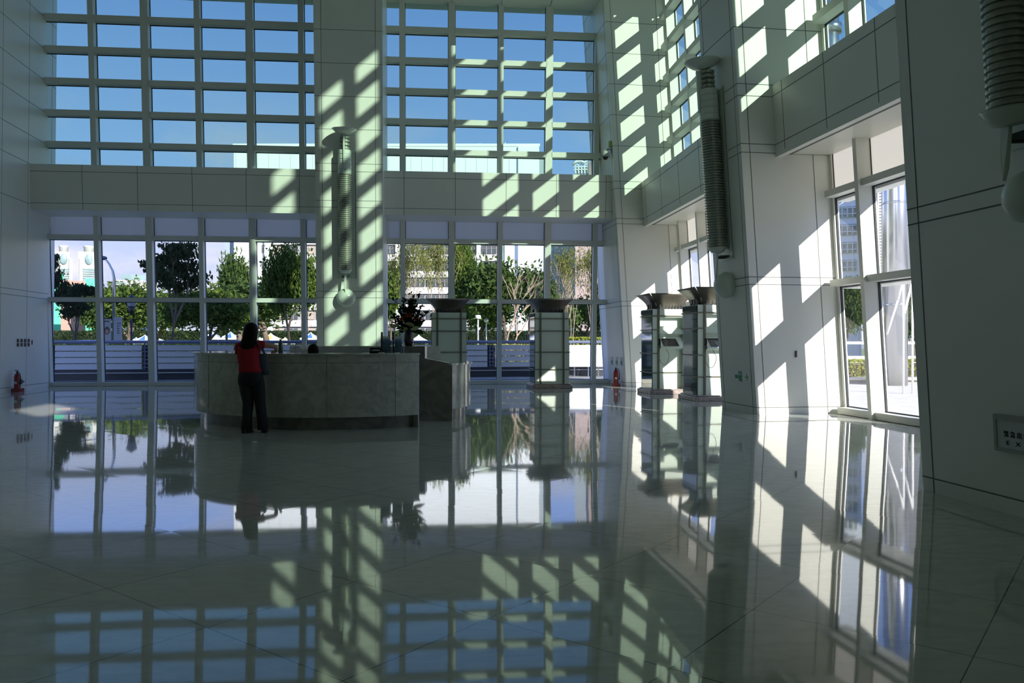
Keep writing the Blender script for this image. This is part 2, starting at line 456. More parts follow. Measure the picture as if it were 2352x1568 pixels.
for i, (b0, b1, n_lo, n_up, first) in enumerate(bays):
    WF = (lambda r, d, z: RGT(r, d - .38 * (r + 1.6) / (r3 + 1.6), z)) if i == 0 else RGT
    st = 1.60 if i == 0 else 1.43
    ed = [b0 + .03] + [b0 + first + st * k for k in range(5) if b0 + first + st * k < b1 - .4] + [b1 - .03]
    glazing(n_lo, WF, ed, r_rows_lo, 0, 4.95, 0, .11, .28, .12, .22, M['clear'], 4.11, jamb=.05, ends=1 + (i > 0))
    glazing(n_up, WF, ed, r_rows_up, 4.95, R_TOP, 0, .13, .28, .15, .26, M['tint'], jamb=.05, ends=1 + (i > 0))
    mb = MB(); mb.box(b0, b1, -.55, -.05, 2.36, 2.46, M['frame'], WF); mb.box(b0, b1, -.30, -.05, 4.0, 4.1, M['frame'], WF)
    struct(mb.build('window_ledge'))
    mb = MB(); mb.box(b0 - .02, b1 + .02, 0, 1.10, 4.87, 6.12, M['panel'], WF)
    hjoint(mb, WF, b0, b1, 1.10, [5.03, 5.93]); vjoint(mb, WF, [b0 + .36 + st * k for k in range(7) if b0 + .36 + st * k < b1 - .1], 1.10, 4.87, 6.12)
    mb.box(b0, b1, .98, 1.10, 4.80, 4.87, M['panel'], WF)
    mb.box(b0, b1, .80, .98, 4.855, 4.872, M['joint'], WF)
    o = struct(mb.build('trim_%d' % (i + 2)))
mb = MB(); mb.box(rf - 1, r1f, -.7, .1, R_TOP, ZTOP, M['panel'], RGT)
rw = r1f + 1.5; oa, ob, oz0, oz1 = 17.6, 20.6, 11.6, 13.2       # unseen high opening behind the viewer, added to throw a sun patch on the floor
mb.box(rw, oa, -.35, .5, 0, ZTOP, M['panel'], RGT); mb.box(ob, 29, -.35, .5, 0, ZTOP, M['panel'], RGT)
mb.box(oa, ob, -.35, .5, 0, oz0, M['panel'], RGT); mb.box(oa, ob, -.35, .5, oz1, ZTOP, M['panel'], RGT)
struct(mb.build('wall_right'))
mb = MB(); mb.poly([RGT(r1f, -o_, z_) for o_, z_ in ((.3, -.13), (3.0, -.13), (3.0, 5.75), (2.15, 3.35), (2.0, 3.45), (3.0, 6.25), (3.0, 7.2), (.3, 7.2))], M['panel'], WR * .12); struct(mb.build('added_sun_screen'))  # unseen screen added outside to block low sun; notch lets floor streaks through
mb = MB()
cb = [LFT(42, -.4, 0), RGT(29, -.35, 0)]
mb.poly([cb[0], cb[1], cb[1] + Vector((0, -.3, 0)), cb[0] + Vector((0, -.3, 0))], M['panel'], (0, 0, ZTOP)); struct(mb.build('wall_back'))
mb = MB(); mb.poly([FAR(-1, -.4, ZTOP) + Vector((0, 1.5, 0)), FAR(20, -.4, ZTOP) + Vector((0, 2, 0)), RGT(29, -2, ZTOP), LFT(42, -1, ZTOP) + Vector((0, -.5, 0))], M['panel'], (0, 0, .3)); struct(mb.build('ceiling'))

# ------------------------------------------------------------------ reception desk
DC = Vector((-3.05, 14.87, 0))
def arc(mb, r0, r1, a0, a1, z0, z1, mt, n=64, c=DC):
    vs = []; fs = []
    for i in range(n + 1):
        t = math.radians(a0 + (a1 - a0) * i / n)
        for r in (r0, r1):
            for z in (z0, z1): vs.append((c[0] + r * math.sin(t), c[1] - r * math.cos(t), z))
    for i in range(n):
        o = i * 4; q = o + 4
        fs += [(o, q, q + 1, o + 1), (o + 2, o + 3, q + 3, q + 2), (o + 1, q + 1, q + 3, o + 3), (o, o + 2, q + 2, q)]
    fs += [(0, 1, 3, 2), (n * 4, n * 4 + 2, n * 4 + 3, n * 4 + 1)]
    mb.add(vs, fs, mt)
desk = tag(empty('reception_desk', DC), 'round grey-green marble reception desk in the middle of the hall', 'reception desk')
def dk(mb, name, label=None):
    o = mb.build(name, desk); o.matrix_parent_inverse = Matrix.Translation(-DC)
    if label: o['label'] = label
    return o
m_ = MB(); arc(m_, 2.52, 2.62, -112, 36.9, .20, 1.15, M['desk'])
for a in (-95, -70, -45, -20, 5, 28): arc(m_, 2.6, 2.623, a, a + .1, .2, 1.15, M['joint'], 1)
arc(m_, 2.6, 2.623, -112, 36.9, 1.03, 1.037, M['joint']); dk(m_, 'front_panel')
m_ = MB(); arc(m_, 2.28, 2.46, -112, 36.6, 0, .20, M['desk_dark']); dk(m_, 'toe_kick', 'recessed dark marble base')
m_ = MB(); arc(m_, 2.12, 2.65, -112, 37, 1.15, 1.178, M['desk_top']); dk(m_, 'countertop')
m_ = MB(); arc(m_, 2.46, 2.62, 36.6, 37.0, 0, 1.15, M['desk']); dk(m_, 'end_panel')
m_ = MB(); arc(m_, 1.75, 2.12, -108, 20, .70, .74, M['grey']); dk(m_, 'work_surface')
m_ = MB(); arc(m_, 1.92, 2.28, 136, 222, 0, 1.265, M['desk']); arc(m_, 1.915, 1.925, 137, 221, .75, 1.20, M['grey']); dk(m_, 'rear_wall')
m_ = MB(); arc(m_, 1.90, 1.96, 221, 223.5, 0, 1.275, M['grey']); dk(m_, 'post')
m_ = MB(); arc(m_, 1.75, 2.28, 62, 136, .20, .955, M['desk']); dk(m_, 'return_panel')
m_ = MB(); arc(m_, 1.73, 2.31, 61, 136, .955, .985, M['desk_top']); dk(m_, 'return_countertop')
m_ = MB(); arc(m_, 1.8, 2.18, 64, 136, 0, .20, M['desk_dark']); dk(m_, 'return_toe_kick')
G = 13.78
m_ = MB()
m_.poly([(PX(930, G), G, 0), (PX(1038.5, G), G, 0), (PX(1038.5, G), G, PZ(835.5, G)), (PX(976, G), G, PZ(823, G)), (PX(976, G), G, PZ(794.5, G)), (PX(930, G), G, PZ(794.5, G))], M['desk_dark'], (0, .34, 0))
dk(m_, 'gable', 'dark stepped marble gable at the opening of the desk')

# things on the desk
ZC = 1.178
def on_counter(px, Y): return Vector((PX(px, Y), Y, ZC))
b = MB(); p = on_counter(644.5, 12.95)
bb = tag(empty('bottle', (p.x, p.y, ZC)), 'green bottle standing on the desk beside the woman in red', 'bottle')
b.lathe([(.034, 0), (.037, .01), (.037, .13), (.03, .165), (.017, .185), (.017, .20)], M['bottle']); b.build('body', bb)
b = MB(); b.lathe([(.019, .198), (.019, .222), (.0, .222)], M['wht']); b.build('cap', bb)

def brochure_rack(px, lab, w=.135):
    p = on_counter(px, 12.72)
    r = tag(empty('brochure_holder', (p.x, p.y, ZC)), lab, 'brochure holder', 'brochure holders on the desk')
    m_ = MB(); m_.box(-w / 2, w / 2, -.05, -.045, 0, .20, M['acryl']); m_.box(-w / 2, w / 2, -.05, .06, 0, .006, M['acryl'])
    m_.box(-w / 2, -w / 2 + .004, -.05, .06, 0, .2, M['acryl']); m_.box(w / 2 - .004, w / 2, -.05, .06, 0, .2, M['acryl']); m_.box(-w / 2 - .02, -w / 2, -.02, .062, 0, .33, M['black']); m_.build('rack', r)
    return r, p
for px, lab, lb in ((888, 'clear brochure holder, the one nearer the pillar', 'blue brochures upright in the holder nearer the pillar'),
                    (915, 'clear brochure holder, the one nearer the vase', 'blue brochures upright in the holder nearer the vase')):
    r, p = brochure_rack(px, lab)
    m_ = MB()
    m_.box(-.055, .055, -.03, .035, .008, .26, M['blue']); m_.box(-.055, .055, -.032, .034, .225, .262, M['paper'])
    o = m_.build('brochure_stack'); o.location = (p.x, p.y, ZC); tag(o, lb, 'brochures', 'brochures on the desk')
p = on_counter(863, 12.6)
ph = tag(empty('desk_telephone', (p.x, p.y, ZC)), 'black telephone lying on the desk beside the brochure holders', 'telephone')
m_ = MB(); m_.poly([(-.09, -.08, 0), (.09, -.08, 0), (.09, .09, 0), (-.09, .09, 0)], M['black'], (0, .0, .04)); m_.build('base', ph, bevel=.01)
m_ = MB(); m_.tube([(-.09, 0, .06), (-.05, 0, .075), (.05, 0, .075), (.09, 0, .06)], [.026, .017, .017, .026], M['black']); m_.build('handset', ph)
p = on_counter(876, 12.45)
m_ = MB(); m_.box(-.04, .04, -.05, .05, 0, .012, M['paper']); o = m_.build('notepad'); o.location = (p.x, p.y, ZC); tag(o, 'small white notepad on the edge of the counter', 'notepad')

# vase and flowers on the gable
VZ = PZ(794.5, G); vp = Vector((PX(936, G), G + .17, VZ))
m_ = MB(); m_.lathe([(.055, 0), (.07, .015), (.085, .09), (.09, .17), (.075, .25), (.062, .28), (.068, .30), (.055, .30), (.05, .26), (0, .26)], M['vase'])
o = m_.build('vase'); o.location = vp; tag(o, 'dark brown vase holding the flower arrangement on the desk', 'vase')
fl = tag(empty('flower_arrangement', vp + Vector((0, 0, .27))), 'large arrangement of dark foliage, cream anthuriums and orange blooms', 'flower arrangement')
rnd = random.Random(3)
def leaf(mb, base, d, L, w, mt):
    d = d.normalized(); side = d.cross(Vector((rnd.uniform(-1, 1), rnd.uniform(-1, 1), rnd.uniform(-.3, 1)))).normalized()
    up = side.cross(d)
    pts = [base, base + d * L * .3 + side * w, base + d * L * .65 + side * w * .9, base + d * L - up * L * .15, base + d * L * .65 - side * w * .9, base + d * L * .3 - side * w]
    mb.add(pts, [(0, 1, 2, 3), (0, 3, 4, 5)], mt)
stems = MB(); fol = MB()
for i in range(34):
    an = rnd.uniform(0, 2 * PI); el = rnd.uniform(.25, 1.45)
    L = rnd.uniform(.30, .5) + (.28 if el > .9 else 0) * rnd.random()
    d = Vector((math.cos(an) * math.cos(el), math.sin(an) * math.cos(el) * .7, math.sin(el)))
    pts = [Vector((0, 0, -.2)), d * L * .3 + Vector((0, 0, .02)), d * L * .7, d * L + Vector((0, 0, -.04 * math.cos(el)))]
    stems.tube(pts, [.006, .005, .004, .002], M['twig'], 5)
    for k in range(26):
        t = rnd.uniform(.25, 1.05)
        q = d * L * t
        leaf(fol, q, d * .5 + Vector((rnd.uniform(-1, 1), rnd.uniform(-1, 1), rnd.uniform(-.6, 1))), rnd.uniform(.04, .10), rnd.uniform(.010, .022), M['leafd'])
for i in range(16):     # long blades
    an = rnd.uniform(0, 2 * PI); el = rnd.uniform(-.2, .7)
    d = Vector((math.cos(an) * math.cos(el), math.sin(an) * math.cos(el), math.sin(el)))
    leaf(fol, d * .05, d, rnd.uniform(.25, .36), .03, M['leafd'])
tag(stems.build('stems', fl), None); tag(fol.build('foliage', fl, recalc=False), 'dark glossy leaves and twigs', kind='stuff')
for (x, z, rz) in ((-.22, .07, .3), (.05, .10, -.5), (.13, .03, .6), (-.06, .02, .1)):
    m_ = MB(); y = -.22
    m_.add([(x + .065 * math.cos(t) * (1 + .15 * math.cos(2 * t)), y - .02 * math.sin(t), z + .035 * math.sin(t) + rz * .03 * math.cos(t)) for t in [2 * PI * k / 14 for k in range(14)]] + [(x, y + .015, z)],
           [(k, (k + 1) % 14, 14) for k in range(14)], M['anth'], True)
    m_.tube([(x, y, z), (x + .02, y - .05, z + .01)], [.005, .003], M['anth'], 6)
    m_.tube([(x, y + .015, z), (x * .4, -.1, z * .3), (0, 0, -.05)], .004, M['twig'], 5)
    o = m_.build('anthurium', fl, recalc=False); o['label'] = 'cream heart-shaped anthurium'
for (x, z) in ((.02, .24), (-.10, .17), (.19, .17)):
    m_ = MB()
    for k in range(16):
        t = rnd.uniform(0, 2 * PI); e = rnd.uniform(-.3, 1.2)
        leaf(m_, Vector((x, -.16, z)), Vector((math.cos(t) * math.cos(e), -abs(math.sin(t)) * math.cos(e), math.sin(e))), .075, .014, M['orange'])
    m_.tube([(x, -.16, z), (x * .4, -.06, z * .3), (0, 0, -.05)], .004, M['twig'], 5)
    o = m_.build('bloom', fl, recalc=False); o['label'] = 'orange bloom'

# ------------------------------------------------------------------ people
def skin_body(name, nd, ed, root, parent, mt, sub=2):
    me = bpy.data.meshes.new(name); me.from_pydata([n[0] for n in nd], ed, []); me.materials.append(mt)
    o = bpy.data.objects.new(name, me); col.objects.link(o); o.parent = parent
    sk = o.modifiers.new('skin', 'SKIN'); sk.use_smooth_shade = True
    for i, n in enumerate(nd):
        me.skin_vertices[0].data[i].radius = n[1] if isinstance(n[1], tuple) else (n[1], n[1])
        me.skin_vertices[0].data[i].use_root = (i == root)
    s = o.modifiers.new('sub', 'SUBSURF'); s.levels = 1; s.render_levels = sub
    return o
def hand(nd, ed, wrist_i, w, d, side, up=Vector((0, 0, 1))):
    """palm and five unequal, slightly bent fingers; d = pointing direction, side = towards the thumb"""
    d = d.normalized(); side = side.normalized()
    k = len(nd); nd.append((w + d * .05, (.030, .014))); ed.append((wrist_i, k))
    for off, L, r in ((.030, .070, .0085), (.010, .080, .009), (-.010, .074, .0085), (-.028, .058, .0078)):
        b = w + d * .088 + side * off; j = len(nd)
        nd.append((b, r)); ed.append((k, j))
        nd.append((b + d * L * .5 - up * .004, r * .95)); ed.append((j, j + 1))
        nd.append((b + d * L - up * .018, r * .8)); ed.append((j + 1, j + 2))
    j = len(nd); b = w + d * .03 + side * .038
    nd.append((b, .0105)); ed.append((k, j)); nd.append((b + d * .035 + side * .022 - up * .006, .0095)); ed.append((j, j + 1))

WY = 12.0
wp = tag(empty('person', (PX(583, WY), WY, 0)), 'woman in a red top and black trousers leaning on the reception desk', 'person')
V = Vector
nd = [(V((-.05, .02, .84)), (.135, .10)), (V((-.075, .03, .98)), (.115, .085)), (V((-.10, .06, 1.12)), (.125, .09)), (V((-.10, .09, 1.26)), (.125, .085)),
      (V((-.098, .12, 1.35)), .05), (V((-.095, .15, 1.42)), .048), (V((-.09, .165, 1.50)), (.075, .085)), (V((-.09, .165, 1.57)), (.068, .078)),
      (V((-.245, .09, 1.29)), .05), (V((-.27, .12, 1.06)), .038), (V((-.17, .36, 1.21)), .026),
      (V((.045, .10, 1.315)), .05), (V((.265, .20, 1.285)), .038), (V((.21, .43, 1.21)), .026),
      (V((-.125, .02, .76)), .088), (V((-.085, .01, .46)), .056), (V((-.105, -.02, .10)), .037), (V((-.12, .10, .035)), .032),
      (V((.035, .03, .76)), .088), (V((.085, .03, .46)), .056), (V((.13, .02, .10)), .037), (V((.15, .14, .035)), .032)]
ed = [(0, 1), (1, 2), (2, 3), (3, 4), (4, 5), (5, 6), (6, 7), (3, 8), (8, 9), (9, 10), (3, 11), (11, 12), (12, 13), (0, 14), (14, 15), (15, 16), (16, 17), (0, 18), (18, 19), (19, 20), (20, 21)]
hand(nd, ed, 10, nd[10][0], V((.5, .85, -.1)), V((.85, -.5, 0)))
hand(nd, ed, 13, nd[13][0], V((-.55, .8, -.1)), V((-.8, -.55, 0)))
skin_body('body', nd, ed, 0, wp, M['skin'])
def loft(mb, secs, mt, n=20):
    """secs: (centre, rx, ry) horizontal ellipses"""
    vs = []; fs = []
    for c, rx, ry in secs:
        for k in range(n):
            t = 2 * PI * k / n; vs.append((c[0] + rx * math.cos(t), c[1] + ry * math.sin(t), c[2]))
    for i in range(len(secs) - 1):
        for k in range(n): fs.append((i * n + k, i * n + (k + 1) % n, (i + 1) * n + (k + 1) % n, (i + 1) * n + k))
    fs.append(tuple(range(n - 1, -1, -1))); fs.append(tuple((len(secs) - 1) * n + k for k in range(n)))
    mb.add(vs, fs, mt, True)
m_ = MB()
loft(m_, [((-.055, .02, .90), .17, .125), ((-.06, .02, .93), .172, .125), ((-.075, .03, 1.0), .155, .11), ((-.095, .05, 1.12), .165, .115), ((-.10, .08, 1.22), .175, .115), ((-.10, .10, 1.29), .175, .10), ((-.10, .115, 1.335), .13, .08), ((-.098, .12, 1.365), .06, .06)], M['redtop'])
m_.tube([(-.17, .09, 1.30), (-.245, .09, 1.29), (-.265, .105, 1.17)], [.075, .066, .056], M['redtop'], 12)
m_.tube([(-.03, .10, 1.315), (.05, .10, 1.315), (.115, .13, 1.31)], [.075, .064, .058], M['redtop'], 12)
m_.build('top', wp)
m_ = MB()
loft(m_, [((-.10, .02, .70), .105, .11), ((-.07, .02, .72), .165, .13), ((-.052, .02, .80), .188, .145), ((-.052, .02, .87), .178, .135), ((-.055, .02, .93), .158, .115)], M['trousers'])
m_.tube([(-.135, .02, .78), (-.115, .02, .62), (-.088, .01, .45), (-.098, -.005, .22), (-.105, -.01, .05)], [.10, .095, .080, .072, .082], M['trousers'], 16)
m_.tube([(.04, .03, .78), (.062, .03, .62), (.085, .03, .45), (.112, .025, .22), (.13, .03, .05)], [.10, .095, .080, .072, .082], M['trousers'], 16)
m_.build('trousers', wp)
for (x, y, rz) in ((-.115, .0, -.25), (.145, .04, .15)):
    m_ = MB(); c, s = math.cos(rz), math.sin(rz)
    q = lambda a, b_, z: (x + a * c - b_ * s, y + a * s + b_ * c, z)
    m_.add([q(*v) for v in [(-.035, -.08, .0), (.035, -.08, .0), (.045, .08, 0), (.03, .17, 0), (-.03, .17, 0), (-.045, .08, 0), (-.032, -.08, .08), (.032, -.08, .08), (.038, .06, .06), (.024, .15, .03), (-.024, .15, .03), (-.038, .06, .06)]],
           [(5, 4, 3, 2, 1, 0), (6, 7, 8, 9, 10, 11)] + [(i, (i + 1) % 6, 6 + (i + 1) % 6, 6 + i) for i in range(6)], M['shoe'])
    m_.build('shoe', wp, bevel=.01)
m_ = MB()
loft(m_, [((-.10, .0, 1.22), .06, .02), ((-.10, .02, 1.27), .10, .045), ((-.10, .055, 1.34), .118, .085), ((-.095, .115, 1.42), .112, .095), ((-.09, .135, 1.50), .104, .108), ((-.09, .145, 1.56), .10, .108), ((-.09, .155, 1.61), .082, .09), ((-.09, .16, 1.64), .04, .05), ((-.09, .16, 1.648), .01, .01)], M['hair'])
m_.build('hair', wp)
m_ = MB()
for sx in (-1, 1): m_.ball((-.09 + sx * .03, .245, 1.515), .011, M['wht'], 8, 6)
m_.ball((-.09, .262, 1.485), .014, M['skin'], 8, 6, (1, 1.2, 1.6)); m_.box(-.112, -.068, .244, .252, 1.445, 1.455, M['redtop']); m_.build('face', wp)
m_ = MB()
loft(m_, [((.115, .09, .86), .075, .05), ((.12, .09, .90), .095, .06), ((.10, .09, 1.05), .09, .055), ((.085, .09, 1.17), .07, .04)], M['bag'])
bag = empty('handbag', (wp.location.x, WY, 0)); tag(bag, 'dark grey shoulder bag hanging at the side of the woman in red', 'bag')
m_.build('pouch', bag)
m_ = MB(); m_.tube([(.16, .09, 1.13), (.10, .03, 1.25), (.03, .03, 1.37), (-.01, .10, 1.39), (.03, .16, 1.34), (.10, .15, 1.22), (.15, .11, 1.13)], .012, M['bag'], 6); m_.build('strap', bag)

RYY = 13.35
rp = tag(empty('person', (PX(720, RYY), RYY, 0)), 'dark-haired receptionist sitting behind the marble counter, head bowed', 'person')
nd = [(V((0, .12, .50)), (.15, .11)), (V((0, .10, .68)), (.13, .10)), (V((0, .06, .88)), (.15, .10)), (V((0, .04, .98)), .06), (V((0, .01, 1.06)), .05), (V((0, -.03, 1.16)), (.078, .085)), (V((0, -.02, 1.24)), (.07, .08)),
      (V((-.19, .06, .90)), .055), (V((-.23, -.02, .72)), .042), (V((-.14, -.20, .77)), .028), (V((.19, .06, .90)), .055), (V((.23, -.02, .72)), .042), (V((.14, -.20, .77)), .028),
      (V((-.1, .08, .48)), .09), (V((-.12, -.28, .47)), .065), (V((-.12, -.28, .08)), .04), (V((-.12, -.38, .04)), .035),
      (V((.1, .08, .48)), .09), (V((.12, -.28, .47)), .065), (V((.12, -.28, .08)), .04), (V((.12, -.38, .04)), .035)]
ed = [(0, 1), (1, 2), (2, 3), (3, 4), (4, 5), (5, 6), (2, 7), (7, 8), (8, 9), (2, 10), (10, 11), (11, 12), (0, 13), (13, 14), (14, 15), (15, 16), (0, 17), (17, 18), (18, 19), (19, 20)]
hand(nd, ed, 9, nd[9][0], V((.4, -.9, 0)), V((.9, .4, 0))); hand(nd, ed, 12, nd[12][0], V((-.4, -.9, 0)), V((-.9, .4, 0)))
skin_body('body', nd, ed, 0, rp, M['skin'])
m_ = MB(); loft(m_, [((0, .12, .46), .17, .14), ((0, .10, .65), .16, .13), ((0, .06, .85), .19, .13), ((0, .05, .93), .17, .11), ((0, .04, .99), .07, .07)], M['bag'])
m_.tube([(-.15, .06, .90), (-.2, .05, .89), (-.235, -.02, .71)], [.07, .068, .055], M['bag'], 12); m_.tube([(.15, .06, .90), (.2, .05, .89), (.235, -.02, .71)], [.07, .068, .055], M['bag'], 12); m_.build('jacket', rp)
m_ = MB(); m_.ball((0, -.01, 1.215), .098, M['hair'], 16, 10, (.95, 1.08, 1.12)); m_.build('hair', rp)
m_ = MB()
for sx in (-1, 1): m_.ball((sx * .03, -.112, 1.13), .011, M['wht'], 8, 6)
m_.ball((0, -.125, 1.11), .014, M['skin'], 8, 6, (1, 1.2, 1.6)); m_.box(-.022, .022, -.11, -.10, 1.07, 1.08, M['redtop']); m_.build('face', rp)
st = tag(empty('desk_stool', rp.location + V((0, .12, 0))), 'dark stool under the seated receptionist behind the counter', 'stool')
m_ = MB(); m_.lathe([(.0, .36), (.2, .36), (.22, .38), (.2, .41), (0, .41)], M['bag']); m_.build('seat', st)
m_ = MB(); m_.tube([(0, 0, .03), (0, 0, .36)], .03, M['black'], 10); m_.lathe([(.24, 0), (.24, .02), (.03, .05), (0, .05)], M['black']); m_.build('base', st)

# ------------------------------------------------------------------ wall lamps
def wall_lamp(mtx, zb, zt0, zt1, zd, label, R=.19, bulb=.27):
    """local frame: x along the wall, -y into the hall, z up the leaning wall; origin on the wall at bulb height"""
    o = empty('wall_lamp'); o.matrix_world = mtx
    tag(o, label, 'wall lamp', 'tall wall lamps on the piers')
    q = -.22
    m_ = MB(); m_.box(-.24, .28, -.03, 0, zt0 - .25, zt1 - .03, M['lampw']); m_.box(.27, .285, -.034, -.03, zt0 - .25, zt1, M['lampd']); m_.build('backplate', o)
    zr = zt0 + (zt1 - zt0) * .80
    m_ = MB(); prof = []
    n = int((zr - zt0) / .052)
    for i in range(n):
        z = zt0 + (zr - zt0) * i / n; h = (zr - zt0) / n
        prof += [(R * .84, z), (R * .84, z + h * .3), (R, z + h * .42), (R, z + h * .85), (R * .84, z + h * .98)]
    m_.lathe([(0, zt0 - .01)] + prof + [(0, zr)], M['lampr'], (0, q, 0), 24, False); m_.build('ribbed_tube', o)
    m_ = MB(); prof = []
    for i in range(5):
        z = zr + (zt1 - zr) * i / 5; h = (zt1 - zr) / 5
        prof += [(R * .93, z), (R * .99, z + h * .1), (R * .99, z + h * .85), (R * .93, z + h * .95)]
    m_.lathe([(0, zr)] + prof + [(R * .75, zt1), (0, zt1)], M['lampw'], (0, q, 0), 24, False); m_.build('lamp_shade', o)
    m_ = MB(); prof = []
    for i in range(4):
        z = zt1 + (zd - zt1) * i / 4; h = (zd - zt1) / 4
        prof += [(.10, z), (.145, z + h * .2), (.145, z + h * .7), (.10, z + h * .8)]
    m_.lathe([(0, zt1)] + prof + [(0, zd)], M['lampr'], (0, q, 0), 20, False); m_.box(-.02, .02, q - .22, q - .14, zt1 - .45, zd - .02, M['lampw']); m_.build('neck', o)
    m_ = MB(); m_.lathe([(.10, zd), (.22, zd + .06), (.34, zd + .15), (.345, zd + .17), (.32, zd + .175), (.1, zd + .12), (0, zd + .11)], M['lampw'], (0, q + .02 - .1, 0), 32); m_.build('dish', o)
    m_ = MB(); m_.lathe([(0, zt0 - .12), (.12, zt0 - .10), (.17, zt0 - .03), (.19, zt0)], M['lampw'], (0, q, 0), 24); m_.box(-.10, -.07, -.2, 0, zt0 - .22, zt0 - .19, M['lampd']); m_.box(-.1, .1, -.2, 0, zt0 - .2, zt0 - .17, M['lampd']); m_.build('bracket', o)
    m_ = MB(); m_.poly([(-.05, q - .03, zt0 - .12), (.03, q - .03, zt0 - .12), (.015, q - .06, zb + .22), (.0, q - .08, zb + .12), (-.03, q - .06, zb + .3)], M['lampw'], (0, .03, 0)); m_.build('fin', o)
    m_ = MB(); m_.ball((0, -.10, zb), bulb, M['lampw'], 28, 18, (1, .85, 1)); m_.lathe([(bulb * .9, 0), (bulb * .9, .02)], M['lampw'], (0, 0, zb)); m_.build('globe', o)
    return o
def wall_matrix(origin, xdir, into, k):
    z = (into * k + V((0, 0, 1))).normalized(); x = xdir.normalized(); y = z.cross(x).normalized()
    m = Matrix((x, y, z)).transposed().to_4x4(); m.translation = origin; return m
wall_lamp(wall_matrix(FAR(9.02, 1.95, 0), UF, NF, K), 2.62, 3.42, 6.78, 7.18, 'tall ribbed wall lamp on the pillar behind the reception desk')
p2 = wall_matrix(P2(-.84, 1.78, 0), WR, MR, KR)
wall_lamp(p2, 2.48, 3.22, 6.30, 6.68, 'tall ribbed wall lamp on the pier with the green exit sign', .19, .26)
wall_lamp(wall_matrix(P1(r1f + 1.52, d1, 0), WR, MR, KR), 2.42, 3.05, 6.2, 6.6, 'tall ribbed wall lamp on the dark pier above the emergency exit sign', .14, .19)

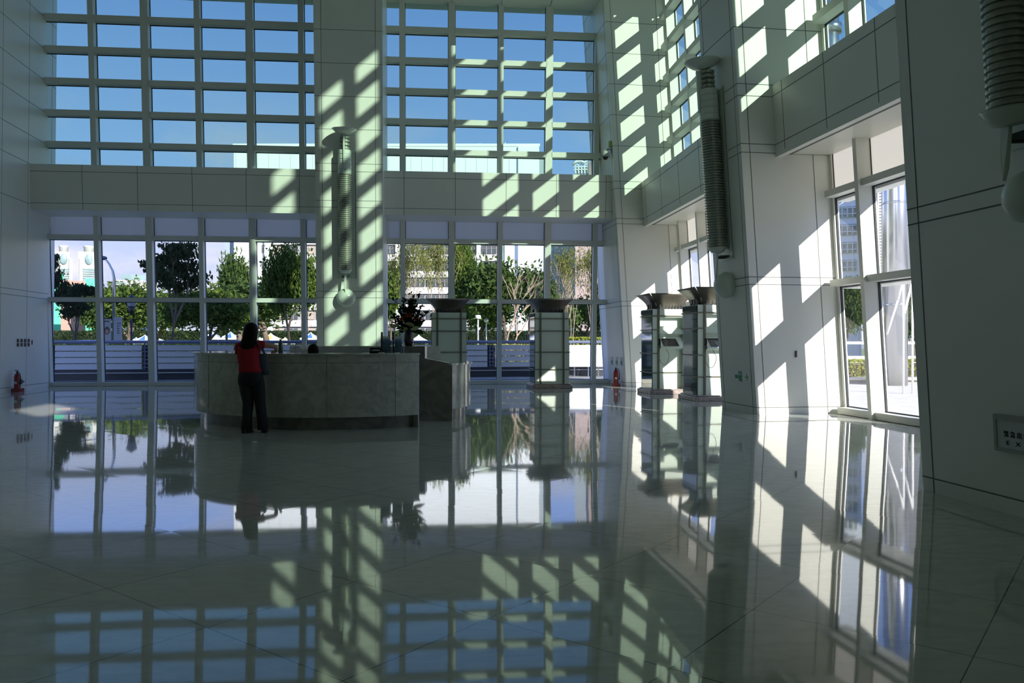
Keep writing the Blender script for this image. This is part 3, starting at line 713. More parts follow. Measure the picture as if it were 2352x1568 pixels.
# ------------------------------------------------------------------ kiosks
def kiosk(phone):
    o = empty('telephone_kiosk' if phone else 'glass_kiosk')
    H, w = 2.2, .5
    m_ = MB(); m_.box(-w - .09, w + .09, -w - .09, w + .09, 0, .10, M['kstone']); m_.box(-w - .05, w + .05, -w - .05, w + .05, .10, .13, M['kstone']); m_.build('plinth', o, bevel=.02)
    g = .34
    m_ = MB()                                    # cladding
    if phone:
        m_.box(-w, -g, -w, w, .13, H, M['kglass']); m_.box(g, w, -w, w, .13, H, M['kglass']); m_.box(-g, g, -.36, w, .13, H, M['kglass'])
        m_.box(-g, g, -w, -.36, 1.98, H, M['kglass'])
    else:
        m_.box(-w, w, -w, w, .13, H, M['kglass'])
    m_.build('body', o)
    m_ = MB(); m_.box(-w - .012, -w, -w + .04, w - .10, .13, H - .12, M['kdark']); m_.box(-w - .02, -w + .1, -w + .04, w - .02, H - .12, H - .02, M['gasket']); m_.build('side_panel', o)['label'] = 'dark glass side'
    for x in (-g, g):
        m_ = MB(); m_.box(x - .022, x + .022, -w - .03, -w, .13, H + .02, M['kbar']); m_.build('upright', o)
    for z in (.55, 1.05, 1.66, 2.02):
        m_ = MB(); t = .013
        if phone:
            m_.box(-w - .05, -g, -w - .035, -w - .008, z - t, z + t, M['kbar'])
            if z == 2.02: m_.box(-g, g, -w - .035, -w - .008, z - t, z + t, M['kbar'])
            if z == .55: m_.box(-g - .02, g, -.38, -.35, z - t, z + t, M['kbar']); m_.box(-g - .02, -g, -w - .02, -.35, z - t, z + t, M['kbar'])
        else: m_.box(-w - .03, w + .03, -w - .035, -w - .008, z - t, z + t, M['kbar'])
        m_.box(-w - .045, -w - .015, -w - .03, w, z - t, z + t, M['kbar'])
        m_.build('rail', o)
    m_ = MB(); m_.box(-.36, .36, -.36, .36, H, H + .34, M['kin'])
    for i in range(9): m_.box(-.36 + .085 * i, -.33 + .085 * i, -.385, -.36, H, H + .30, M['gasket'])
    m_.build('core', o)
    # flaring plates of the top
    N = 9
    for side in range(4):
        vs = []; fs = []
        for j in range(N):
            t = j / (N - 1); z = H + .02 + .38 * t; off = .37 + .26 * (1 - math.cos(t * PI / 2)) ** 1.1; hw = .37 + .22 * (1 - math.cos(t * PI / 2))
            for th in (0, .02):
                for sx in (-1, 1): vs.append((sx * hw, -(off - th), z))
        for j in range(N - 1):
            a = j * 4; b_ = a + 4
            fs += [(a, a + 1, b_ + 1, b_), (a + 2, b_ + 2, b_ + 3, a + 3), (a, b_, b_ + 2, a + 2), (a + 1, a + 3, b_ + 3, b_ + 1)]
        fs += [(0, 2, 3, 1), ((N - 1) * 4, (N - 1) * 4 + 1, (N - 1) * 4 + 3, (N - 1) * 4 + 2)]
        ang = side * PI / 2; ca, sa = math.cos(ang), math.sin(ang)
        vs = [(x * ca - y * sa, x * sa + y * ca, z) for x, y, z in vs]
        m_ = MB(); m_.add(vs, fs, M['kcap'], True); m_.build('canopy_plate', o)
    if phone:
        m_ = MB(); m_.poly([(-g + .01, -.56, 1.56), (-g + .01, -.35, 1.52), (-g + .01, -.35, 1.70), (-g + .01, -.40, 1.70)], M['kglass'], (2 * g - .02, 0, 0)); m_.build('shelf', o)
        m_ = MB(); m_.poly([(-.22, -.565, 1.24), (.20, -.565, 1.24), (.13, -.455, 1.43), (-.27, -.455, 1.43)], M['screen'], (0, .02, .012)); m_.poly([(-.30, -.58, 1.20), (-.30, -.36, 1.14), (-.30, -.36, 1.48), (-.30, -.43, 1.47)], M['kglass'], (.62, 0, 0)); m_.build('screen', o)['label'] = 'dark tilted screen'
        m_ = MB(); m_.tube([(-.335, -.555, 1.27), (-.32, -.565, 1.33), (-.32, -.565, 1.37), (-.335, -.555, 1.43)], [.026, .017, .017, .026], M['black'], 8); hs = m_.build('handset', o); hs['label'] = 'black handset'
        m_ = MB(); m_.tube([(-.33, -.56, 1.27)] + [(-.20 - .13 * math.cos(t), -.52, 1.02 - .26 * math.sin(t) * (1 if t < PI else 0)) for t in [PI * k / 12 for k in range(13)]] + [(-.14, -.46, 1.19)], .006, M['kbar'], 5); m_.build('cord', hs)
        m_ = MB()
        for k, x in enumerate((-.44, -.28, -.12)):    # cut-out letters standing on the side
            m_.box(-w, -w + .03, x, x + .03, H, H + .13, M['black']); m_.box(-w, -w + .03, x, x + .12, H, H + .03, M['black']); m_.box(-w, -w + .03, x, x + .12, H + .10, H + .13, M['black'])
        m_.build('lettering', o)
    return o
kA = kiosk(False); kB = kiosk(True)
def place_k(o, px, by, wpx, label):
    Y = CAM * F / (by - 784) ; X = PX(px, Y)
    rot = a8 * .9
    # px, by: near left corner of the body
    v = V((-.5, -.5, 0)); v.rotate(Matrix.Rotation(rot, 3, 'Z'))
    o.location = (X - v.x, Y - v.y, 0); o.rotation_euler.z = rot
    tag(o, label, 'kiosk', 'glass kiosks with flared bronze tops')
kA2 = copy_tree(kA); kB2 = copy_tree(kB)
place_k(kA, 992, 892, 80, 'pale green glass kiosk partly hidden behind the reception desk')
place_k(kA2, 1229, 892, 80, 'pale green glass kiosk standing free before the glazing, bronze flared top')
place_k(kB, 1499, 905, 80, 'telephone kiosk farther from the exit sign pier, sunlit edge')
place_k(kB2, 1603, 921, 80, 'telephone kiosk half hidden behind the exit sign pier')

# ------------------------------------------------------------------ small things on the walls
def extinguisher(loc, label):
    o = tag(empty('fire_extinguisher', loc), label, 'fire extinguisher', 'fire extinguishers')
    m_ = MB(); m_.lathe([(.075, .02), (.08, .04), (.08, .42), (.06, .48), (.03, .51), (0, .51)], M['red'], n=20); m_.box(-.035, .035, -.082, -.06, .22, .28, M['signw']); m_.build('cylinder', o)
    m_ = MB(); m_.lathe([(.024, .50), (.024, .56), (0, .56)], M['black']); m_.box(-.012, .012, -.10, .05, .56, .575, M['black']); m_.box(-.012, .012, -.09, .04, .59, .60, M['black']); m_.build('valve', o)
    m_ = MB(); m_.tube([(0, -.03, .54), (.08, -.03, .52), (.11, -.03, .40), (.10, -.03, .2)], [.01, .01, .01, .018], M['black'], 8); m_.build('hose', o)
    m_ = MB(); m_.box(-.11, .13, -.10, .10, 0, .10, M['red']); m_.build('stand', o)
    return o
extinguisher(V((3.15, 24.45, 0)), 'red fire extinguisher at the foot of the far corner pier')
extinguisher(LFT(2.75, .18, 0), 'red fire extinguisher at the foot of the left wall')
# notices above the extinguisher
for j, px in enumerate((1409, 1418, 1428)):
    rr, dd = -9.15 - (1.45 - .55 * j), d3
    m_ = MB(); m_.box(-.10, .10, -.012, 0, 0, .26, M['signw']); m_.box(-.05, .06, -.015, -.012, .04, .15, M['green' if j < 2 else 'brick'])
    o = m_.build('notice'); o.matrix_world = wall_matrix(P3(rr, d3, .62), WR, MR, .06)
    tag(o, ('small notice on the far corner pier, nearest the glazing', 'middle of the three small notices on the far corner pier', 'small notice on the far corner pier, nearest the telephone kiosks')[j], 'notice', 'notices above the fire extinguisher')
# running-man exit sign on pier
o = tag(empty('exit_sign'), 'white exit sign with green running figure and arrow on the pier', 'exit sign'); o.matrix_world = wall_matrix(P2(-.62, 1.78, .545), WR, MR, KR)
m_ = MB(); m_.box(-.46, .46, -.025, 0, 0, .27, M['wht']); m_.build('plate', o)
m_ = MB(); y = -.028
for q in ([(-.02, .05), (.14, .05), (.14, .075), (.005, .075), (.005, .215), (.115, .215), (.115, .05), (.14, .05), (.14, .24), (-.02, .24)],): pass
m_.box(-.03, .12, y, -.025, .215, .24, M['green']); m_.box(-.03, -.005, y, -.025, .04, .24, M['green']); m_.box(.095, .12, y, -.025, .04, .24, M['green'])
m_.ball((.05, -.026, .185), .016, M['green'], 10, 6, (1, .2, 1))
for a, b_ in (((.05, .165), (.035, .11)), ((.035, .11), (.07, .085)), ((.07, .085), (.06, .05)), ((.035, .11), (.0, .07)), ((.05, .155), (.085, .14)), ((.05, .155), (.02, .125))):
    m_.tube([(a[0], -.027, a[1]), (b_[0], -.027, b_[1])], .010, M['green'], 6)
for i in range(6): m_.box(-.2 + .026 * i, -.185 + .026 * i, y, -.025, .10, .17, M['green'])
m_.build('running_figure', o)
m_ = MB(); m_.box(.24, .36, y, -.025, .13, .148, M['green'])
m_.poly([(.30, y, .205), (.325, y, .205), (.385, y, .139), (.325, y, .073), (.30, y, .073), (.355, y, .139)], M['green'], (0, .003, 0)); m_.build('arrow', o)
# emergency exit sign on the dark pier
sx0 = r1f + .98
o = tag(empty('emergency_exit_sign'), 'boxed emergency exit sign low on the dark pier nearest the camera', 'exit sign'); o.matrix_world = wall_matrix(P1(sx0, d1, .50), WR, MR, KR)
m_ = MB(); m_.box(0, .95, -.05, 0, 0, .03, M['grey']); m_.box(0, .95, -.05, 0, .25, .29, M['grey']); m_.box(0, .03, -.05, 0, .03, .25, M['grey']); m_.box(.92, .95, -.05, 0, .03, .25, M['grey']); m_.build('frame', o)
m_ = MB(); m_.box(.03, .92, -.042, -.0, .03, .25, M['signw']); m_.build('panel', o)
rt = Matrix.Rotation(PI / 2, 4, 'X')
text_obj('lettering', '緊 急 出 口', .052, M['dark'], o, Matrix.Translation((.10, -.045, .125)) @ rt)
text_obj('lettering', 'E   X   I   T', .045, M['dark'], o, Matrix.Translation((.12, -.045, .06)) @ rt @ Matrix.Diagonal((1.6, 1, 1, 1)))
# switch plates on the left wall
for j in range(4):
    for k in range(2):
        m_ = MB(); m_.box(-.055, .055, -.015, 0, 0, .10, M['brick']); m_.box(-.02, .02, -.02, -.015, .03, .07, M['black'])
        o = m_.build('switch_plate'); o.matrix_world = wall_matrix(LFT(1.62 + j * .22 + .05, 0, 1.335 - k * .115), -WL, ML, .01)
        cn = ('first', 'second', 'third', 'fourth')[j]
        tag(o, '%s brown switch plate in the %s column counted from the far glazing, left wall' % (('upper', 'lower')[k], cn), 'switch', 'switch plates on the left wall')
m_ = MB(); m_.box(-.02, .02, -.015, 0, 0, .13, M['bag']); o = m_.build('card_reader'); o.matrix_world = wall_matrix(LFT(1.45, 0, 1.27), -WL, ML, .01); tag(o, 'slim dark card reader beside the switch plates on the left wall', 'card reader')
m_ = MB(); m_.box(-.05, .05, -.02, 0, 0, .13, M['bag']); m_.box(.05, .09, -.05, 0, .05, .08, M['bag']); o = m_.build('wall_socket'); o.matrix_world = wall_matrix(LFT(2.1, 0, .18), -WL, ML, .01); tag(o, 'grey wall socket low on the left wall near the extinguisher', 'socket')
# socket on the sunlit pier side
m_ = MB(); m_.box(-.025, .025, -.02, 0, 0, .11, M['steel']); m_.box(-.03, .0, -.022, -.0, -.005, .115, M['brick']); o = m_.build('wall_switch')
o.matrix_world = Matrix.Translation(RGT(0, .93, 1.07)) @ Matrix.Rotation(a8, 4, 'Z'); tag(o, 'small metal switch on the sunlit face of the pier', 'switch')
# dome camera
cl = P3(r3 - .12, d3, 6.95)
o = tag(empty('security_camera', cl), 'grey dome security camera high on the far corner pier', 'security camera'); o.rotation_euler.z = a8
m_ = MB(); m_.lathe([(.13, -.08), (.14, -.04), (.11, .06), (.05, .12), (0, .13)], M['grey'], (-.20, 0, 0), 20); m_.build('housing', o)
m_ = MB(); m_.ball((-.20, 0, -.08), .085, M['black'], 16, 10); m_.build('dome', o)
m_ = MB(); m_.tube([(-.20, 0, .10), (-.12, 0, .16), (0, 0, .14)], .022, M['grey'], 8); m_.box(-.03, .02, -.06, .06, .05, .22, M['grey']); m_.build('bracket', o)
m_ = MB(); m_.box(-.10, 0, -.05, .05, .23, .40, M['grout']); m_.build('junction_box', o)['label'] = 'yellow-green box'

# ------------------------------------------------------------------ outside: terrace, railing
m_ = MB(); fdir = V((22.5, 4.6, 0)).normalized(); F0 = V((-19, 27.3, 0)); fn = V((-fdir.y, fdir.x, 0)); fang = math.atan2(fdir.y, fdir.x)
def FEN(s, d, z): return F0 + fdir * s + fn * d + V((0, 0, z))
FL = 26.2
m_.box(-4, FL, -.1, .5, -.13, .36, M['granite'], FEN); m_.box(-4, FL, -.16, .55, .24, .27, M['concrete'], FEN); m_.box(-4, FL, -.12, .5, .36, .38, M['granite'], FEN)
struct(m_.build('kerb'))
m_ = MB(); mb2 = MB()
ter = MB(); ter.poly([FAR(-8, -.13, 0), FAR(19, -.13, 0), V((8, 31, 0)), FEN(FL, 0, 0), FEN(-4, 0, 0)], M['ground'], (0, 0, -.12)); struct(ter.build('terrace'))
step = 3.1; npan = int(FL / step)
rail = tag(empty('railing', F0), 'long louvred terrace railing with a blue-grey pipe handrail', 'railing')
RI = Matrix.Translation(-F0)
m_ = MB(); m_.tube([FEN(-3, 0, CAM - .02), FEN(FL, 0, CAM - .02)], .06, M['pipe'], 12); o = m_.build('handrail', rail); o.matrix_parent_inverse = RI
for i in range(npan):
    s0 = i * step + .12; s1 = s0 + step - .3
    if s1 > 21.7: break
    m_ = MB()
    for k in range(4):
        z = .385 + k * .218
        m_.add([FEN(s0, -.05, z), FEN(s1, -.05, z), FEN(s1, .05, z + .03), FEN(s0, .05, z + .03), FEN(s0, -.02, z + .19), FEN(s1, -.02, z + .19), FEN(s1, .07, z + .19), FEN(s0, .07, z + .19)],
               [(0, 1, 2, 3), (4, 7, 6, 5), (0, 4, 5, 1), (1, 5, 6, 2), (2, 6, 7, 3), (3, 7, 4, 0)], M['louv'])
    o = m_.build('louvre_panel', rail); o.matrix_parent_inverse = RI
for i in range(npan + 1):
    m_ = MB(); m_.box(i * step - .10, i * step - .05, -.03, .03, .36, 1.3, M['pipe'], FEN); m_.box(i * step + .02, i * step + .06, -.03, .03, .36, 1.3, M['pipe'], FEN)
    m_.box(i * step - .16, i * step + .11, .06, .08, .36, 1.22, M['granite'], FEN)
    for k in range(6): m_.box(i * step - .13, i * step + .09, -.05, -.02, .42 + .14 * k, .46 + .14 * k, M['pipe'], FEN)
    o = m_.build('post', rail); o.matrix_parent_inverse = RI
for px0, px1, lab in ((1308, 1360, 'wide white board leaning on the railing behind the free-standing kiosk'), (1363, 1397, 'narrow white board at the end of the railing by the corner pier')):
    Y = 31.0; m_ = MB(); m_.box(PX(px0, Y), PX(px1, Y), Y, Y + .04, PZ(842, Y), PZ(792, Y), M['wpanel'])
    for x in (px0 + 10, px1 - 10):
        m_.box(PX(x, Y), PX(x + 3, Y), Y + .0, Y + .04, 0, PZ(842, Y), M['steel'])
    o = m_.build('white_board'); tag(o, lab, 'board', 'white boards on the terrace')

# hedges
def hedge(name, x0, x1, y0, y1, z0, z1, n, label, s=.05, mt='hedge'):
    m_ = MB(); rg = random.Random(int(abs(x0 * 31 + y0)))
    m_.box(x0 + .1, x1 - .1, y0 + .1, y1 - .1, z0, z1 - .1, M['bark'])
    for i in range(n):
        f = rg.random(); x = rg.uniform(x0, x1); y = rg.uniform(y0, y1); z = rg.uniform(z0, z1)
        if f < .45: z = z1 + rg.uniform(-.06, .04)
        elif f < .9: y = y0 + rg.uniform(-.04, .08)
        d = V((rg.uniform(-1, 1), rg.uniform(-1, 1), rg.uniform(-1, 1))).normalized(); e = d.orthogonal().normalized()
        c = V((x, y, z)); m_.add([c - d * s, c + e * s * .6, c + d * s, c - e * s * .6], [(0, 1, 2, 3)], M[mt])
    o = m_.build(name, recalc=False); return tag(o, label, 'hedge', kind='stuff')
hedge('hedge', -21, 2.2, 33.0, 34.0, -.1, 1.19, 14000, 'low clipped hedge behind the louvred railing', .06)
hedge('hedge', 2.4, 7.0, 36, 37.4, -.1, 1.50, 5000, 'bright yellow-green hedge near the corner pier', .06)

# ------------------------------------------------------------------ trees
def rot_about(v, axis, ang):
    w = v.copy(); w.rotate(Matrix.Rotation(ang, 3, axis)); return w
def tree_proto(seed, H, spread, leafm, barkm, nleaf, leafs, clump, multi=1, up=.55, tiers=False, bare=False, trunk=.35, r0=.14):
    rg = random.Random(seed); tr = MB(); tips = []
    def grow(p, d, L, r, depth):
        pts = [p]; q = p; dd = d
        for k in range(3):
            dd = (dd + V((rg.uniform(-1, 1), rg.uniform(-1, 1), rg.uniform(-.3, .7))) * .16).normalized(); q = q + dd * L / 3; pts.append(q)
        tr.tube(pts, [r, r * .88, r * .76, r * .62], M[barkm], 6, cap=False)
        if depth <= 1: tips.append((pts[2], r))
        if depth == 0: tips.append((q, r)); return
        nb = rg.choice((2, 3, 3))
        for b_ in range(nb):
            ax = dd.orthogonal().normalized(); ax.rotate(Matrix.Rotation(rg.uniform(0, 2 * PI), 3, dd))
            nd_ = rot_about(dd, ax, rg.uniform(.3, spread)); nd_.z += up * .3; nd_.normalize()
            grow(q, nd_, L * rg.uniform(.62, .82), r * .6, depth - 1)
    for m in range(multi):
        d = V((rg.uniform(-.28, .28) * (multi > 1), rg.uniform(-.28, .28) * (multi > 1), 1)).normalized()
        grow(V((rg.uniform(-.15, .15), rg.uniform(-.15, .15), -.1)) if multi > 1 else V((0, 0, -.1)), d, H * trunk, r0, 3)
    mx = max(t[0].z for t in tips)
    o = empty('park_tree'); s = H / (mx + clump * .5)
    t_ = tr.build('trunk', o, recalc=False)
    if not bare:
        N = nleaf; A = np.array([t[0][:] for t in tips]); r_ = np.random.RandomState(seed)
        idx = r_.randint(0, len(A), N); off = r_.normal(0, 1, (N, 3)) * clump * np.array([.55, .55, .16 if tiers else .45])
        c = A[idx] + off; c = c[c[:, 2] > H * .22]; N = len(c)
        d = r_.normal(0, 1, (N, 3)); d /= np.linalg.norm(d, axis=1)[:, None]
        e = np.cross(d, r_.normal(0, 1, (N, 3))); e /= np.linalg.norm(e, axis=1)[:, None]
        sz = (leafs * r_.uniform(.6, 1.3, N))[:, None]
        vs = np.stack([c - d * sz, c + e * sz * .5, c + d * sz, c - e * sz * .5], 1).reshape(-1, 3)
        me = bpy.data.meshes.new('crown'); me.vertices.add(4 * N); me.vertices.foreach_set('co', vs.ravel())
        me.loops.add(4 * N); me.loops.foreach_set('vertex_index', np.arange(4 * N, dtype=np.int32)); me.polygons.add(N)
        me.polygons.foreach_set('loop_start', np.arange(0, 4 * N, 4, dtype=np.int32)); me.polygons.foreach_set('loop_total', np.full(N, 4, dtype=np.int32))
        me.update(); me.validate(); me.materials.append(M[leafm])
        k = bpy.data.objects.new('crown', me); col.objects.link(k); k.parent = o
    o['h'] = mx + clump * .4
    pts_ = c[:, :2] if not bare else np.array([t[0][:2] for t in tips])
    o['w'] = float(np.percentile(np.abs(pts_ - np.median(pts_, 0)), 92)) * 2; o['cx'] = float(np.median(pts_[:, 0]))
    return o
protos = {
    'dark': tree_proto(11, 6, .9, 'tleafD', 'bark', 5200, .12, .50, tiers=True, trunk=.34),
    'mid': tree_proto(12, 6, .85, 'tleafB', 'bark', 8000, .13, .80, trunk=.25),
    'green': tree_proto(13, 6, .8, 'tleafA', 'bark', 8000, .13, .80, trunk=.25),
    'airy': tree_proto(14, 7, .55, 'tleafC', 'barkp', 2900, .10, .62, multi=3, trunk=.36, r0=.07),
    'bare': tree_proto(15, 6, .6, 'tleafB', 'barkp', 10, .1, .5, multi=2, trunk=.40, bare=True, r0=.09),
}
used = set()
def put_tree(kind, px, Y, ytop, label, rz=0, wpx=100):
    src = protos[kind]; o = src if kind not in used else copy_tree(src); used.add(kind)
    s = (PZ(ytop, Y) + .1) / src['h']; sw = wpx / F * Y / src['w']
    cx = src['cx'] * sw
    o.location = (PX(px, Y) - cx * math.cos(rz), Y - cx * math.sin(rz), -.1); o.scale = (sw, sw, s); o.rotation_euler.z = rz
    tag(o, label, 'tree', 'trees in the park beyond the glazing')
TR = [
    ('dark', 108, 36, 580, 'dark tree at the end of the glazing by the left wall', .3, 70),
    ('dark', 176, 39, 648, 'low dark tree in front of the twin towers', 1.6, 110),
    ('dark', 412, 42, 552, 'dark open-crowned tree between the street lamp and the woman', 0.9, 135),
    ('green', 522, 76, 608, 'conical dark tree beside the blue-grey edge of the white building', 2.0, 50),
    ('mid', 292, 60, 664, 'mid-green tree behind the lantern post', .4, 130),
    ('mid', 236, 68, 668, 'mid-green tree behind the grey banners', 1.1, 110),
    ('mid', 352, 66, 678, 'mid-green tree filling the gap below the dark open-crowned tree', 2.1, 130),
    ('mid', 478, 52, 668, 'yellow-lit bushy tree above the blue and white tents', 2.9, 130),
    ('green', 548, 80, 690, 'dark bushy tree right behind the woman in red', 3.5, 130),
    ('green', 608, 68, 664, 'bushy tree above the orange tent', 4.4, 130),
    ('mid', 668, 46, 580, 'tall tree reaching up beside the pillar with the lamp', 5.2, 90),
    ('airy', 706, 54, 596, 'pale multi-stemmed tree at the left edge of the pillar', .2, 60),
    ('mid', 894, 60, 622, 'round green tree just right of the pillar, behind the flowers', .9, 64),
    ('airy', 955, 46, 548, 'slender yellow-green tree behind the flower arrangement', 1.4, 80),
    ('airy', 1012, 52, 545, 'slender many-stemmed tree above the kiosk behind the desk', 2.6, 80),
    ('mid', 1066, 60, 560, 'tall light green tree between the two free-standing kiosks', 3.3, 62),
    ('mid', 1112, 72, 676, 'green shrub-like tree behind the park lamps', 4.1, 130),
    ('green', 1160, 58, 622, 'dense green tree in front of the grey office windows', 5.0, 84),
    ('green', 1216, 68, 636, 'dense green tree in front of the bright white wall block', .5, 66),
    ('bare', 1168, 42, 600, 'bare pale-barked tree with forked branches beside the kiosk', 1.2, 90),
    ('bare', 1278, 46, 590, 'bare pale-barked tree rising behind the bronze kiosk top', 2.2, 60),
    ('airy', 1302, 52, 566, 'yellow-leaved slender tree behind the free-standing kiosk', 3.0, 76),
    ('airy', 1346, 44, 562, 'yellow-leaved slender tree near the corner pier', 4.0, 66),
    ('green', 1390, 60, 640, 'dark green tree next to the corner pier', 1.7, 60),
    ('mid', 1342, 92, 692, 'low green tree behind the white boards', 2.4, 120),
    ('green', 1258, 76, 700, 'low dark tree hidden behind the free-standing kiosk', .2, 80),
]
for t in TR: put_tree(*t)
hedge('shrubbery', -95, 32, 152, 157, -.1, 3.0, 20000, 'distant belt of shrubs closing off the park', .6, 'tleafD')

# ------------------------------------------------------------------ street furniture
Y = 40
o = tag(empty('street_lamp', (PX(262, Y), Y, -.1)), 'tall grey street lamp with a curved arm outside the left glazing', 'street lamp')
m_ = MB(); zt = PZ(640, Y) + .1
pts = [(0, 0, 0), (0, 0, zt)] + [(-.62 * math.sin(t * PI / 2) ** 2 * .75, 0, zt + 1.02 * math.sin(t * PI / 2)) for t in (.25, .5, .75, 1)]
m_.tube(pts, [.10, .075, .06, .05, .045, .04], M['steel'], 10); m_.build('pole', o)
m_ = MB(); m_.ball((-.58, 0, zt + 1.03), .20, M['pipe'], 14, 8, (1.2, .8, .55)); m_.build('lamp_head', o)
for dx, lab, face in ((-.27, 'grey hanging banner with a portrait, on the street lamp', True), (.27, 'pale hanging banner with vertical writing, on the street lamp', False)):
    bo = tag(empty('banner', (PX(261, Y) + dx, Y - .12, PZ(781, Y))), lab, 'banner', 'banners on the street lamp')
    m_ = MB(); h = PZ(728 if dx > 0 else 732, Y) - PZ(781, Y); m_.box(-.21, .21, 0, .012, 0, h, M['banner']); m_.build('cloth', bo)
    m_ = MB()
    if face:
        m_.ball((.0, -.004, h * .45), .14, M['portrait'], 16, 8, (1, .05, 1.45)); m_.ball((.0, -.01, h * .40), .085, M['skin'], 16, 8, (1, .05, 1.3)); m_.box(-.15, .1, -.006, 0, h * .86, h * .90, M['dark'])
    else:
        for k in range(3): m_.box(-.04 + .075 * k, .01 + .075 * k, -.006, 0, h * .70, h * .74, M['dark'])
        for k in range(4): m_.box(-.05, .10, -.006, 0, h * (.60 - .1 * k), h * (.62 - .1 * k), M['dark']); m_.box(.0, .02, -.006, 0, h * (.56 - .1 * k), h * (.64 - .1 * k), M['dark'])
    m_.build('print', bo)
Y = 34
o = tag(empty('lantern_post', (PX(302, Y), Y, -.1)), 'black lantern post beyond the railing beside the banners', 'lantern')
m_ = MB(); m_.tube([(0, 0, 0), (0, 0, 2.4)], [.055, .04], M['black'], 10); m_.build('pole', o)
m_ = MB(); zl = PZ(703, Y) + .1; m_.lathe([(.05, zl - .38), (.09, zl - .25), (.17, zl), (.0, zl)], M['black'], n=8); m_.build('holder', o)
m_ = MB(); m_.lathe([(.16, zl), (.22, zl + .30), (0, zl + .30)], M['bgrey'], n=8, smooth=False); m_.build('glass', o)
m_ = MB(); m_.lathe([(.25, zl + .30), (.1, zl + .42), (0, zl + .5)], M['black'], n=8, smooth=False); m_.build('cap', o)
for px, yt, Y, sq, lab in ((1098, 728, 52, True, 'park lamp with a flat white square head'), (1117, 736, 58, False, 'park lamp with a white globe head')):
    o = tag(empty('park_lamp', (PX(px, Y), Y, -.1)), lab, 'park lamp', 'park lamps'); zt = PZ(yt, Y) + .1
    m_ = MB(); m_.tube([(0, 0, 0), (0, 0, zt)], .045, M['wht'], 8); m_.build('pole', o)
    m_ = MB()
    if sq: m_.lathe([(.1, zt - .12), (.20, zt - .1), (.17, zt + .12), (0, zt + .14)], M['wht'], n=12)
    else: m_.ball((0, 0, zt), .17, M['wht'], 14, 10)
    m_.build('lamp_head', o)

# tents
def tent(px, yp, Y, w, colr, label):
    o = tag(empty('market_tent', (PX(px, Y), Y, -.1)), label, 'tent', 'market tents in the park'); zp = PZ(yp, Y) + .1; ze = zp - w * .36
    m_ = MB(); h = w / 2; N = 6
    for sd in range(4):
        a = sd * PI / 2; ca, sa = math.cos(a), math.sin(a)
        rows = []
        for j in range(N + 1):
            t = j / N; r = h * t; z = zp - (zp - ze) * (t ** .7)
            rows.append([(u * r, -r, z) for u in (-1, -.45, .45, 1)])
        for j in range(N):
            for u in range(3):
                q = [rows[j][u], rows[j][u + 1], rows[j + 1][u + 1], rows[j + 1][u]]
                m_.add([(x * ca - y * sa, x * sa + y * ca, z) for x, y, z in q], [(0, 1, 2, 3)], M[colr] if u == 1 else M['tentw'])
        q = [(-h, -h, ze), (h, -h, ze), (h, -h, ze - .25), (-h, -h, ze - .25)]
        m_.add([(x * ca - y * sa, x * sa + y * ca, z) for x, y, z in q], [(0, 1, 2, 3)], M['tentw'])
    m_.build('canopy', o)
    for sx in (-1, 1):
        for sy in (-1, 1):
            m_ = MB(); m_.tube([(sx * (h - .05), sy * (h - .05), 0), (sx * (h - .05), sy * (h - .05), ze)], .03, M['steel'], 6); m_.build('leg', o)
for a in ((333, 768, 72, 2.6, 'tentb', 'white and blue tent left of the dark open-crowned tree trunk'), (352, 769, 78, 2.6, 'tentw', 'plain white tent behind the dark open-crowned tree trunk'),
          (313, 774, 76, 2.6, 'tentb', 'blue tent just right of the lantern post'), (488, 761, 70, 3.1, 'tentb', 'blue and white peaked tent nearest the desk end'), (530, 761, 70, 3.1, 'tentb', 'blue and white peaked tent beside the head of the woman'),
          (622, 764, 70, 2.9, 'tento', 'orange peaked tent behind the raised arm of the woman'), (597, 774, 80, 3, 'tento', 'pale orange tent behind the shoulder of the woman'), (655, 774, 78, 3, 'tento', 'pale orange tent near the head of the receptionist'),
          (714, 762, 70, 2.8, 'tentb', 'blue tent at the left edge of the pillar'), (962, 768, 74, 2.8, 'tentw', 'white tent seen between the vase and the kiosk')):
    a = list(a); a[2] *= 1.85; a[3] = min(a[3], 2.9); tent(*a)
# parked car
Y = 50; o = tag(empty('car', (PX(192, Y), Y, -.1)), 'white parked car, only its roof showing above the railing', 'car')
m_ = MB(); pr = [(-2.1, .35), (-2.15, .75), (-1.7, .95), (-1.1, 1.02), (-.6, 1.52), (.9, 1.56), (1.6, 1.05), (2.1, .95), (2.15, .4)]
m_.poly([(x, -.85, z) for x, z in pr], M['carw'], (0, 1.7, 0)); m_.build('body', o, bevel=.06)
m_ = MB(); m_.poly([(-.95, -.86, 1.05), (-.5, -.86, 1.45), (.85, -.86, 1.48), (1.35, -.86, 1.06)], M['bwin'], (0, 1.72, 0)); m_.build('windows', o)
for x in (-1.35, 1.35):
    for y in (-.85, .67):
        m_ = MB(); m_.tube([(x, y, .33), (x, y + .18, .33)], .33, M['black'], 18); m_.build('wheel', o)

